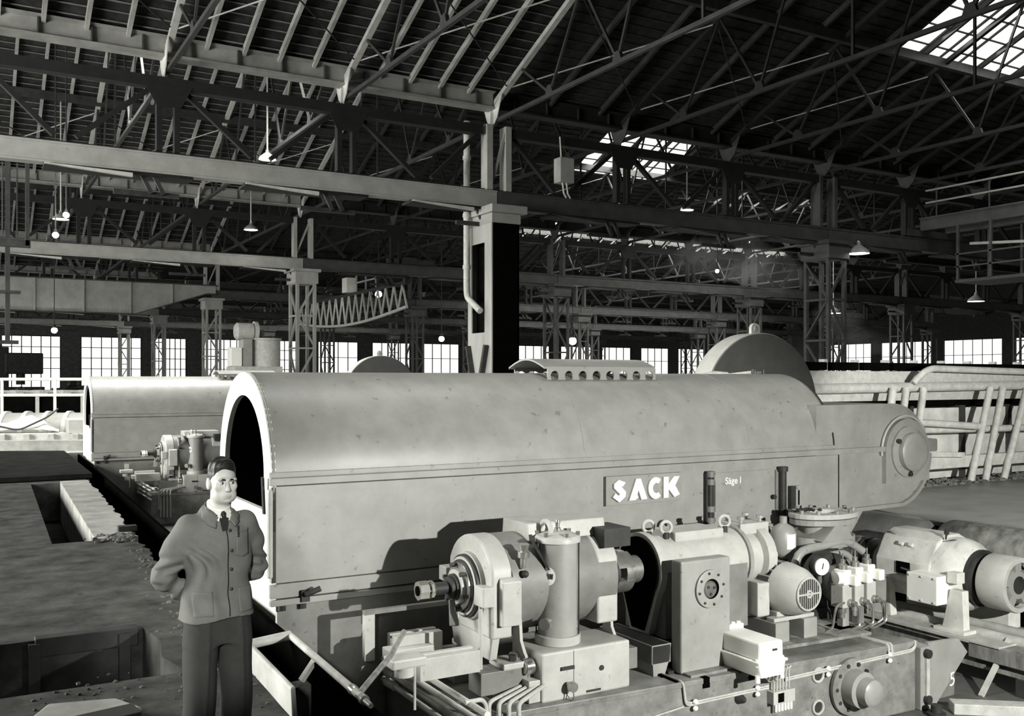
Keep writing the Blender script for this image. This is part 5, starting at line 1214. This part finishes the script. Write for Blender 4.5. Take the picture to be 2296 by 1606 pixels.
B().bar((34.4, 20.0, 7.2), (34.4, 23.6, 7.5), .1, .1).out('stay', 'girder', t, smooth=0)
# switch box on the upper column, ducts
t = thing('cable_box', 'grey cable box hanging under the dark lattice chord right of the column', 'box', (17.0, 26, 9))
B().box(16.55, 25.6, 8.45, 17.1, 26.0, 9.25).out('case', 'girder', t, smooth=0, bevel=.03)
for dx in (.1, .25): B().tube([(16.6 + dx, 25.7, 8.45), (16.65 + dx, 25.7, 8.1), (16.75 + dx, 25.7, 7.98)], .03, 6, .1).out('cable', 'rail', t)
B().tube([(16.65, 25.7, 9.25), (16.6, 25.7, 9.9)], .025, 6).out('hanger', 'rail', t)
# ------------------------------------------------------------------ the man in the work jacket
def axis_grid(segs):
    """segs: (start, end, step) in order"""
    out = []
    for a, b, h in segs:
        n = max(1, int(round((b - a) / h))); out += [a + (b - a) * i / n for i in range(n)]
    out.append(segs[-1][1]); return np.array(out, dtype=np.float32)
class SDF:
    def __init__(s, xs, ys, zs):
        s.xs, s.ys, s.zs = xs, ys, zs; s.F = np.full((len(xs), len(ys), len(zs)), 1.0, dtype=np.float32)
    def _sub(s, lo, hi):
        sl = []
        for g, a, b in zip((s.xs, s.ys, s.zs), lo, hi):
            i = max(0, int(np.searchsorted(g, a)) - 1); j = min(len(g), int(np.searchsorted(g, b)) + 1)
            if j <= i: return None
            sl.append(slice(i, j))
        X = s.xs[sl[0]][:, None, None]; Y = s.ys[sl[1]][None, :, None]; Z = s.zs[sl[2]][None, None, :]
        return tuple(sl), X, Y, Z
    def add(s, f, lo, hi, k=.02, sub=False):
        r = s._sub([a - .06 for a in lo], [a + .06 for a in hi])
        if r is None: return s
        sl, X, Y, Z = r; d = np.asarray(f(X, Y, Z), dtype=np.float32); A = s.F[sl]
        d = np.broadcast_to(d, A.shape)
        if sub:
            d = -d; h = np.clip(.5 - .5 * (A - d) / k, 0, 1); s.F[sl] = A * (1 - h) + d * h + k * h * (1 - h)
        else:
            h = np.clip(.5 + .5 * (A - d) / k, 0, 1); s.F[sl] = A * (1 - h) + d * h - k * h * (1 - h)
        return s
    def ell(s, c, r, k=.02, sub=False, rot=0.0):
        co, si = math.cos(rot), math.sin(rot); m = max(r)
        def f(X, Y, Z):
            x = X - c[0]; y = Y - c[1]; z = Z - c[2]; x, y = x * co + y * si, -x * si + y * co
            q = np.sqrt((x / r[0])**2 + (y / r[1])**2 + (z / r[2])**2); g = np.sqrt((x / r[0]**2)**2 + (y / r[1]**2)**2 + (z / r[2]**2)**2)
            return q * (q - 1) / np.maximum(g, 1e-4)
        return s.add(f, [c[i] - m for i in range(3)], [c[i] + m for i in range(3)], k, sub)
    def cap(s, a, b, ra, rb, k=.02, sub=False, disp=None):
        a = np.array(a); b = np.array(b); ab = b - a; L2 = float(ab @ ab)
        def f(X, Y, Z):
            t = np.clip(((X - a[0]) * ab[0] + (Y - a[1]) * ab[1] + (Z - a[2]) * ab[2]) / L2, 0, 1)
            d = np.sqrt((X - a[0] - t * ab[0])**2 + (Y - a[1] - t * ab[1])**2 + (Z - a[2] - t * ab[2])**2) - (ra + (rb - ra) * t)
            return d + disp(X, Y, Z, t) if disp else d
        m = max(ra, rb); return s.add(f, [min(a[i], b[i]) - m for i in range(3)], [max(a[i], b[i]) + m for i in range(3)], k, sub)
    def mesh(s, name, m, parent):
        F, xs, ys, zs = s.F, s.xs, s.ys, s.zs; S = F < 0
        nx, ny, nz = F.shape; cnt = np.zeros((nx-1, ny-1, nz-1), dtype=np.int8)
        for i in (0, 1):
            for j in (0, 1):
                for k in (0, 1): cnt += S[i:nx-1+i, j:ny-1+j, k:nz-1+k]
        I = np.argwhere((cnt > 0) & (cnt < 8)); idx = np.full(cnt.shape, -1, dtype=np.int64); idx[tuple(I.T)] = np.arange(len(I))
        acc = np.zeros((len(I), 3)); n = np.zeros(len(I)); G = (xs, ys, zs)
        corners = [(a, b, c) for a in (0, 1) for b in (0, 1) for c in (0, 1)]
        for A in corners:
            for ax in range(3):
                if A[ax]: continue
                Bc = list(A); Bc[ax] = 1
                ia = tuple((I[:, q] + A[q]) for q in range(3)); ib = tuple((I[:, q] + Bc[q]) for q in range(3))
                fa = F[ia]; fb = F[ib]; cr = (fa < 0) != (fb < 0); t = np.where(cr, fa / np.where(fa == fb, 1, fa - fb), 0)
                P = np.stack([G[q][ia[q]] + (t * (G[q][ib[q]] - G[q][ia[q]])) for q in range(3)], 1)
                acc += P * cr[:, None]; n += cr
        V = acc / n[:, None]; faces = []
        for ax in range(3):
            sl0 = [slice(None)] * 3; sl1 = [slice(None)] * 3; sl0[ax] = slice(0, -1); sl1[ax] = slice(1, None)
            a = S[tuple(sl0)]; b = S[tuple(sl1)]; E_ = np.argwhere(a != b); u, v = [q for q in range(3) if q != ax]
            ok = (E_[:, u] > 0) & (E_[:, v] > 0) & (E_[:, u] < F.shape[u] - 1) & (E_[:, v] < F.shape[v] - 1); E_ = E_[ok]
            def cell(du, dv):
                c = E_.copy(); c[:, u] += du; c[:, v] += dv; return idx[tuple(c.T)]
            q = np.stack([cell(-1, -1), cell(0, -1), cell(0, 0), cell(-1, 0)], 1); flip = a[tuple(E_.T)]
            if ax == 1: flip = ~flip
            q[~flip] = q[~flip][:, ::-1]; faces.append(q)
        Q = np.concatenate(faces); Q = Q[(Q >= 0).all(1)]
        me = bpy.data.meshes.new(name); me.vertices.add(len(V)); me.vertices.foreach_set('co', V.astype(np.float32).ravel())
        me.loops.add(len(Q) * 4); me.loops.foreach_set('vertex_index', Q.astype(np.int32).ravel())
        me.polygons.add(len(Q)); me.polygons.foreach_set('loop_start', np.arange(0, len(Q) * 4, 4, dtype=np.int32))
        me.update(calc_edges=True); me.validate(); me.materials.append(M[m]); me.shade_smooth()
        o = bpy.data.objects.new(name, me); COL.objects.link(o); o.parent = parent; return o
    def at(s, x, y, z):
        i = int(np.clip(np.searchsorted(s.xs, x), 0, len(s.xs)-1)); j = int(np.clip(np.searchsorted(s.ys, y), 0, len(s.ys)-1)); k = int(np.clip(np.searchsorted(s.zs, z), 0, len(s.zs)-1)); return s.F[i, j, k]
    def front(s, x, z):
        """y of the front surface at (x, z), interpolated"""
        i = int(np.clip(np.searchsorted(s.xs, x), 1, len(s.xs)-1)); k = int(np.clip(np.searchsorted(s.zs, z), 1, len(s.zs)-1))
        u = (x - s.xs[i-1]) / (s.xs[i] - s.xs[i-1]); w_ = (z - s.zs[k-1]) / (s.zs[k] - s.zs[k-1])
        col = (s.F[i-1, :, k-1]*(1-u) + s.F[i, :, k-1]*u)*(1-w_) + (s.F[i-1, :, k]*(1-u) + s.F[i, :, k]*u)*w_
        n = np.argmax(col < 0)
        if n == 0: return 0.0
        a, b = col[n-1], col[n]; return float(s.ys[n-1] + (s.ys[n] - s.ys[n-1]) * a / (a - b))
man = thing('person', 'man in a grey buttoned work jacket and dark trousers, hands behind his back', 'person', (1.19, 5.16, 0))
man.rotation_euler = (0, 0, R(7)); man.scale = (.92, .96, 1.0)
HT = R(-4)       # extra turn of the head
co_, si_ = math.cos(HT), math.sin(HT)
HX = .022      # the head is carried a little to his left
def H(x, y, z): return (x*co_ - y*si_ + HX, x*si_ + y*co_, z)
# ---- body: head, neck, torso, arms with hands, legs, one surface
xs = axis_grid([(-.42, -.12, .007), (-.12, .12, .0024), (.12, .42, .007)])
ys = axis_grid([(-.19, -.14, .006), (-.14, .12, .0024), (.12, .32, .006)])
zs = axis_grid([(0.02, .9, .012), (.9, 1.06, .005), (1.06, 1.46, .01), (1.46, 1.78, .0024)])
b = SDF(xs, ys, zs)
# skull, face and jaw
b.ell(H(0, .012, 1.668), (.0735, .094, .082), .01, rot=HT)
b.ell(H(0, -.030, 1.612), (.060, .060, .078), .03, rot=HT)
b.ell(H(0, -.052, 1.556), (.042, .036, .030), .03, rot=HT)       # chin
for s in (-1, 1):
    b.ell(H(s*.040, -.030, 1.568), (.026, .042, .030), .03, rot=HT)  # jaw corner
    b.ell(H(s*.044, -.066, 1.618), (.020, .018, .020), .02, rot=HT)  # cheekbone
    b.ell(H(s*.030, -.088, 1.655), (.026, .012, .008), .012, rot=HT) # brow ridge
    b.ell(H(s*.029, -.098, 1.637), (.018, .014, .011), .012, sub=True, rot=HT)   # socket
    b.ell(H(s*.029, -.083, 1.637), (.0135, .010, .0095), .004, rot=HT)           # lids
    # ear
    b.ell(H(s*.078, .012, 1.628), (.009, .022, .032), .006, rot=HT)
    b.ell(H(s*.087, .006, 1.630), (.006, .012, .020), .005, sub=True, rot=HT)
    b.ell(H(s*.0105, -.099, 1.598), (.008, .009, .007), .006, rot=HT)            # nostril wing
b.cap(H(0, -.088, 1.650), H(0, -.110, 1.606), .007, .011, .012)                  # nose
b.ell(H(0, -.104, 1.600), (.010, .012, .009), .008, rot=HT)
b.ell(H(0, -.0905, 1.5685), (.021, .009, .0055), .006, rot=HT)                   # upper lip
b.ell(H(0, -.0885, 1.559), (.018, .009, .006), .006, rot=HT)                     # lower lip
b.ell(H(0, -.099, 1.5637), (.022, .005, .0022), .003, sub=True, rot=HT)
b.ell(H(0, -.090, 1.548), (.016, .006, .004), .008, sub=True, rot=HT)
# neck and trunk (inside the clothes)
b.cap((0, .025, 1.40), H(0, .018, 1.60), .058, .054, .03)
b.ell((0, .02, 1.25), (.15, .095, .22), .05); b.ell((0, .02, 1.0), (.14, .09, .16), .05)
for s in (-1, 1):
    sh, el, wr = (s*.165, .02, 1.42), (s*.272, .125, 1.155), (s*.085, .205, .995)
    b.cap(sh, el, .045, .038, .03); b.cap(el, wr, .036, .026, .02)
    # hand clasped behind the back: palm, four fingers, thumb
    pm = (s*.035, .222, .968); b.cap(wr, pm, .024, .026, .02)
    for q in range(4):
        a0 = (s*(.028 - .006*q), .236 - .004*q, .975 - .019*q); a1 = (a0[0] - s*.035, a0[1] + .006, a0[2] - .012); a2 = (a1[0] - s*.026*(1 - .12*abs(q - 1)), a1[1] - .012, a1[2] - .008)
        b.cap(a0, a1, .0095, .0088, .006); b.cap(a1, a2, .0088, .0075, .004)
    b.cap((s*.05, .225, .985), (s*.02, .246, 1.0), .011, .010, .008); b.cap((s*.02, .246, 1.0), (s*-.008, .250, .992), .010, .0085, .005)
    b.cap((s*.095, .02, .93), (s*.10, .01, .50), .075, .055, .04); b.cap((s*.10, .01, .50), (s*.105, .03, .09), .052, .036, .03); b.cap((s*.105, .03, .06), (s*.12, -.08, .05), .036, .03, .02)
body = b.mesh('body', 'skin', man)
# ---- hair
h = SDF(axis_grid([(-.085, .125, .0026)]), axis_grid([(-.12, .13, .0026)]), axis_grid([(1.53, 1.79, .0026)]))
def hairf(X, Y, Z):
    x = (X - HX)*co_ + Y*si_; y = -(X - HX)*si_ + Y*co_
    r = (.0755, .0965, .0865 ); cx, cy, cz = 0, .014, 1.670
    q = np.sqrt(((x-cx)/r[0])**2 + ((y-cy)/r[1])**2 + ((Z-cz)/r[2])**2); d = (q - 1) * .08
    d = d - .011 * np.clip((Z - 1.69)/.05, 0, 1) - .006*np.exp(-((y + .07)/.03)**2)*np.clip((Z - 1.70)/.02, 0, 1) - .0025*np.sin(60*x + 25*y + 8*np.sin(50*y)) * np.clip((Z - 1.66)/.05, 0, 1)
    line = np.interp(y, [-.10, -.078, -.055, -.035, -.028, -.012, .0, .025, .045, .10], [1.712, 1.712, 1.690, 1.665, 1.618, 1.622, 1.652, 1.655, 1.60, 1.545]).astype(np.float32)
    line = line + .012*np.clip(1 - np.abs(x)/.03, 0, 1)*(y < -.05) * 0 - .004*np.sin(70*x)*(y < -.04)
    return np.maximum(d, (line - Z))
h.add(hairf, (-.1, -.12, 1.53), (.13, .13, 1.79), .001)
h.mesh('hair', 'hair', man)
# ---- eyes, brows
for s in (-1, 1):
    c = H(s*.029, -.0835, 1.637)
    e = B().ball(c, .0128, .0100, .0072, 14, 10).out('eye', 'eye', None); e.parent = man; e.location = (0, 0, 0)
    p = H(s*.029 + .0025, -.0925, 1.6365); i_ = B().ball(p, .0052, .0024, .0052, 12, 8).out('iris', 'brow', None); i_.parent = e; i_.location = (0, 0, 0)
    pts = [H(s*(.012 + .036*t), -.1018 + .021*t*t, 1.6535 + .004*math.sin(PI*t) - .005*t) for t in (0, .25, .5, .75, .95)]
    w_ = B().tube(pts, [.0035, .0048, .0048, .0042, .0022], 6).out('eyebrow', 'brow', None); w_.parent = man; w_.location = (0, 0, 0)
    ul = B().tube([H(s*(.0165 + .025*t), -.0925 + .010*(2*t-1)**2, 1.6415 + .0035*math.sin(PI*t)) for t in (0, .25, .5, .75, 1)], .0018, 5).out('eyelid', 'brow', None); ul.parent = man; ul.location = (0, 0, 0)
m_ = B().tube([H(.021*t, -.0965 + .008*t*t, 1.5635 - .0015*t*t) for t in (-1, -.5, 0, .5, 1)], [.0008, .0018, .002, .0018, .0008], 5).out('mouth_line', 'lip', None); m_.parent = man; m_.location = (0, 0, 0)
# ---- jacket
def prof(z, P): return np.interp(z, [p[0] for p in P], [p[1] for p in P]).astype(np.float32)
JA = [(.90, .208), (.96, .200), (1.05, .186), (1.15, .182), (1.28, .192), (1.36, .188), (1.42, .165), (1.46, .115), (1.50, .072)]
JB = [(.90, .156), (.96, .147), (1.05, .128), (1.15, .126), (1.28, .132), (1.36, .122), (1.42, .098), (1.46, .082), (1.50, .070)]
JY = [(.90, .02), (1.1, .022), (1.3, .02), (1.42, .026), (1.50, .022)]
def folds(X, Y, Z):
    u = X*.8 + Z; v = Z - .55*X
    left = np.clip((-X - .02)/.08, 0, 1) * np.clip((.03 - Y)/.06, 0, 1)
    f = .012*np.sin(58*(Z + 1.3*X + .1*np.sin(14*Z))) * np.exp(-((Z - 1.22 - .25*(X + .1))/.085)**2) * left
    f = f + .009*np.sin(46*X + 14*Z) * np.exp(-((Z - 1.03)/.10)**2) * np.clip((-X + .02)/.08, 0, 1)
    f = f + .008*np.sin(30*(Z + .55*X)) * np.exp(-((X - .04)/.10)**2) * np.exp(-((Z - 1.02)/.07)**2)
    f = f + .003*np.sin(21*X + 9*Z + 2*np.sin(17*Z)) + .002*np.sin(37*Z - 13*X)
    return f
def torso(X, Y, Z):
    a = prof(Z, JA); bb = prof(Z, JB); yc = prof(Z, JY)
    q = (np.abs(X/a)**2.35 + np.abs((Y - yc)/bb)**2.35)**(1/2.35)
    return (q - 1)*np.minimum(a, bb)*.9 + folds(X, Y, Z)
xs = axis_grid([(-.42, .42, .0055)]); ys = axis_grid([(-.18, .32, .0055)]); zs = axis_grid([(.915, 1.53, .0055)])
j = SDF(xs, ys, zs)
j.add(torso, (-.22, -.17, .915), (.22, .2, 1.53), .004)
for s in (-1, 1):
    def dsp(X, Y, Z, t, s=s):
        return .009*np.sin(52*Z + 30*X*s + 18*Y + 2.2*np.sin(26*Z))*np.clip(t*3, 0, 1) + .006*np.sin(95*Z - 40*Y)*np.clip((t - .55)*3, 0, 1)
    def dsp2(X, Y, Z, t, s=s):
        return .010*np.sin(60*X*s + 45*Z + 20*Y) * np.clip((1 - t)*2, 0, 1)
    j.cap((s*.165, .025, 1.405), (s*.222, .06, 1.30), .070, .067, .045, disp=None)
    j.cap((s*.222, .06, 1.30), (s*.272, .125, 1.15), .067, .062, .03, disp=dsp)
    j.cap((s*.272, .125, 1.15), (s*.10, .205, 1.0), .062, .046, .028, disp=dsp2)
hem = .93
j.add(lambda X, Y, Z: (Z - (hem + .008*np.sin(16*X + 1) + .012*X)) + 0*X, (-.5, -.3, .9), (.5, .4, hem + .1), .004, sub=True)
# sleeves keep their undersides: only the trunk ends at the hem, so the cut above stays local
j.add(lambda X, Y, Z: np.sqrt((X/.068)**2 + ((Y - .015)/.072)**2)*.068 - .068 + 0*Z, (-.07, -.1, 1.51), (.07, .1, 1.55), .003, sub=True)
j.add(lambda X, Y, Z: np.maximum(np.maximum((np.abs(X - .010) - (Z - 1.405)*.62)*.85, Y + .012), 1.40 - Z), (-.09, -.12, 1.44), (.10, .0, 1.53), .003, sub=True)
jacket = j.mesh('jacket', 'jacket', man)
def onman(bld, name, m, parent=None):
    o = bld.out(name, m, None, smooth=50); o.parent = parent or man; o.location = (0, 0, 0); return o
def patch(name, m, f, nu, nv, off, thick, parent):
    """f(u, v) -> (x, z); a patch that lies on the jacket front"""
    q = B()
    for i in range(nu + 1):
        for k in range(nv + 1):
            x, z = f(i/nu, k/nv); q.v.append((x, j.front(x, z) - off, z))
    q.f += [(i*(nv+1)+k, (i+1)*(nv+1)+k, (i+1)*(nv+1)+k+1, i*(nv+1)+k+1) for i in range(nu) for k in range(nv)]
    o = onman(q, name, m, parent); md = o.modifiers.new('thick', 'SOLIDIFY'); md.thickness = thick; md.offset = 0; return o
def cx(z): return .012 + .012*(1.44 - z)      # line of the button edge
patch('front_edge', 'tie', lambda u, v: (cx(.937 + .475*v) - .004 + .006*u, .937 + .475*v), 1, 40, .0025, .003, jacket)
for z in (1.387, 1.286, 1.187, 1.084):
    x = cx(z) + .020; y = j.front(x, z); onman(B().lathe([(0, .0095), (.6, .0095), (1, .006)], (x, y + .002, z), (x, y - .007, z), 14), 'button', 'button', jacket)
patch('chest_pocket', 'jacket', lambda u, v: (.062 + .085*u, 1.255 + .125*v - .012*(1 - abs(2*u-1))*(1-v)), 8, 10, .003, .004, jacket)
patch('pocket_welt', 'jacket', lambda u, v: (.060 + .089*u, 1.372 + .016*v + .006*u), 8, 2, .0055, .004, jacket)
patch('pen', 'button', lambda u, v: (.080 + .009*u - .012*(1-v), 1.352 + .055*v), 1, 6, .010, .006, jacket)
for s in (-1, 1):
    patch('side_pocket', 'jacket', lambda u, v, s=s: (s*(.075 + .095*u), .958 + .125*v), 8, 10, .004, .004, jacket)
# collar: stands round the neck and lies open in two points
for s in (-1, 1):
    q = B(); n = 18
    for i in range(n + 1):
        t = i/n; a = R(90 - 168*t)           # from the nape round to the front
        ri = .066 - .004*t; xi = s*ri*math.cos(a) ; yi = .022 + ri*math.sin(a)*1.02; zi = 1.518 - .058*t**1.6
        w1 = .040 + .036*t**2.5
        dirx = s*math.cos(a)*.9 + s*.30*t*t; diry = math.sin(a)*.9; L = math.hypot(dirx, diry); dirx /= L; diry /= L
        for k in range(5):
            f = k/4; bulge = .010*math.sin(PI*f)
            x = xi + dirx*w1*f*(1.15 if t > .8 else 1); y = yi + diry*w1*f*.9; z = zi + bulge - (.022 + .030*t)*f
            q.v.append((x, y - .004*f, z))
    q.f += [(i*5+k, (i+1)*5+k, (i+1)*5+k+1, i*5+k+1) for i in range(n) for k in range(4)]
    # keep the leaf outside the jacket
    for vi, (x, y, z) in enumerate(q.v):
        if y < .02:
            yy = j.front(x, min(z, 1.5)) - .006
            if yy < y and yy < -.001: q.v[vi] = (x, yy, z)
    o = onman(q, 'collar', 'jacket', jacket); md = o.modifiers.new('thick', 'SOLIDIFY'); md.thickness = .006; md.offset = 0
# shirt and tie in the neck opening
sh = SDF(axis_grid([(-.10, .10, .0035)]), axis_grid([(-.12, .12, .0035)]), axis_grid([(1.38, 1.54, .0035)]))
sh.add(lambda X, Y, Z: np.maximum((np.sqrt(((X - .006)/.0635)**2 + ((Y - .018)/.070)**2) - 1)*.06, np.maximum(Z - (1.522 + .35*(Y - .02)), 1.40 - Z)), (-.08, -.1, 1.39), (.08, .1, 1.53), .004)
shirt = sh.mesh('shirt', 'shirt', man)
for s in (-1, 1):
    q = B(); pts = [(s*.004, -.047, 1.487), (s*.050, -.010, 1.512), (s*.060, -.040, 1.470), (s*.030, -.078, 1.436)]
    q.add(pts + [(x, y - .006, z + .002) for x, y, z in pts], [(0,1,2,3),(7,6,5,4),(0,4,5,1),(1,5,6,2),(2,6,7,3),(3,7,4,0)]); onman(q, 'shirt_collar', 'shirt', shirt)
q = B(); q.lathe([(0, .008), (.3, .016), (.8, .012), (1, .008)], (.002, -.062, 1.487), (.004, -.076, 1.448), 8); onman(q, 'tie_knot', 'tie', man)
q = B().prism([(-.02, 1.455), (.024, 1.455), (.020, 1.395), (.012, 1.37), (-.01, 1.38)], 'y', -.088, -.074); onman(q, 'tie', 'tie', man)
# ---- trousers
TA = [(.0, .062), (.1, .066), (.45, .080), (.75, .098), (.9, .100)]
tr = SDF(axis_grid([(-.26, .26, .008)]), axis_grid([(-.2, .24, .008)]), axis_grid([(.03, 1.0, .01)]))
for s in (-1, 1):
    def leg(X, Y, Z, s=s):
        a = prof(Z, [(.0, .080), (.12, .082), (.5, .088), (.8, .096), (.9, .088), (1.0, .075)]); bb = prof(Z, [(.0, .100), (.12, .100), (.5, .104), (.8, .120), (.9, .110), (1.0, .09)])
        xc = s*prof(Z, [(.0, .115), (.5, .108), (.9, .094)]); x = X - xc; y = Y - .012
        q = (np.abs(x/a)**2 + np.abs(y/bb)**2)**.5
        crease = -.008*np.exp(-(x/.012)**2)*(y < 0)
        return (q - 1)*a + crease + .004*np.sin(18*Z + 20*x) * np.clip((.9 - Z)*2, 0, 1)
    tr.add(leg, (s*.1 - .13, -.15, .03), (s*.1 + .13, .18, .95), .012)
tr.add(lambda X, Y, Z: np.maximum(((np.abs(X/.176)**2.2 + np.abs((Y - .016)/.116)**2.2)**(1/2.2) - 1)*.12, .80 - Z), (-.2, -.15, .82), (.2, .17, 1.0), .03)
tr.mesh('trousers', 'trousers', man)
for s in (-1, 1):
    f = SDF(axis_grid([(s*.125 - .08, s*.125 + .08, .006)]), axis_grid([(-.25, .14, .006)]), axis_grid([(-.006, .13, .006)]))
    f.ell((s*.128, -.09, .035), (.048, .12, .05), .03); f.ell((s*.118, .05, .045), (.040, .07, .06), .03); f.add(lambda X, Y, Z: Z - .0 + 0*X, (-1, -1, -.2), (1, 1, .02), .004, sub=True)
    f.mesh('shoe', 'shoe', man)
# ------------------------------------------------------------------ smoke hanging between the far columns
hm = bpy.data.materials.new('smoke'); hm.use_nodes = True
nt = hm.node_tree; nt.nodes.remove(nt.nodes['Principled BSDF'])
vs = nt.nodes.new('ShaderNodeVolumeScatter'); vs.inputs['Color'].default_value = (1, 1, .97, 1); vs.inputs['Anisotropy'].default_value = .2
tc = nt.nodes.new('ShaderNodeTexCoord'); nz = nt.nodes.new('ShaderNodeTexNoise'); nz.inputs['Scale'].default_value = .35; nz.inputs['Detail'].default_value = 3
mr = nt.nodes.new('ShaderNodeMapRange'); mr.inputs['From Min'].default_value = .38; mr.inputs['From Max'].default_value = .7; mr.inputs['To Max'].default_value = .045
nt.links.new(tc.outputs['Object'], nz.inputs['Vector']); nt.links.new(nz.outputs['Fac'], mr.inputs['Value']); nt.links.new(mr.outputs[0], vs.inputs['Density'])
nt.links.new(vs.outputs[0], nt.nodes['Material Output'].inputs['Volume'])
def smoke(c, lobes, label):
    lo = [min(l[i] - l[3] for l in lobes) - .5 for i in range(3)]; hi = [max(l[i] + l[3] for l in lobes) + .5 for i in range(3)]
    s = SDF(*[axis_grid([(lo[i], hi[i], .35)]) for i in range(3)])
    for x, y, z, r in lobes: s.ell((x, y, z), (r*1.25, r, r*.62), .8)
    o = s.mesh('smoke', 'dark', None); o.data.materials.clear(); o.data.materials.append(hm)
    tag(o, label, 'smoke', kind='stuff')
smoke(None, [(37.2, 43.4, 8.9, 1.3), (38.8, 43.3, 9.5, 1.9), (40.8, 43.2, 9.4, 2.2), (43.0, 43.2, 8.9, 1.8), (45.0, 43, 8.3, 1.4)], 'pale smoke drifting before the dark lattice girder, left of the big lamp')
smoke(None, [(59.5, 52, 7.4, 1.9), (60.5, 52, 5.6, 1.5), (62.3, 51.5, 5.0, 1.6)], 'small plume of pale smoke above the pale bank at right')
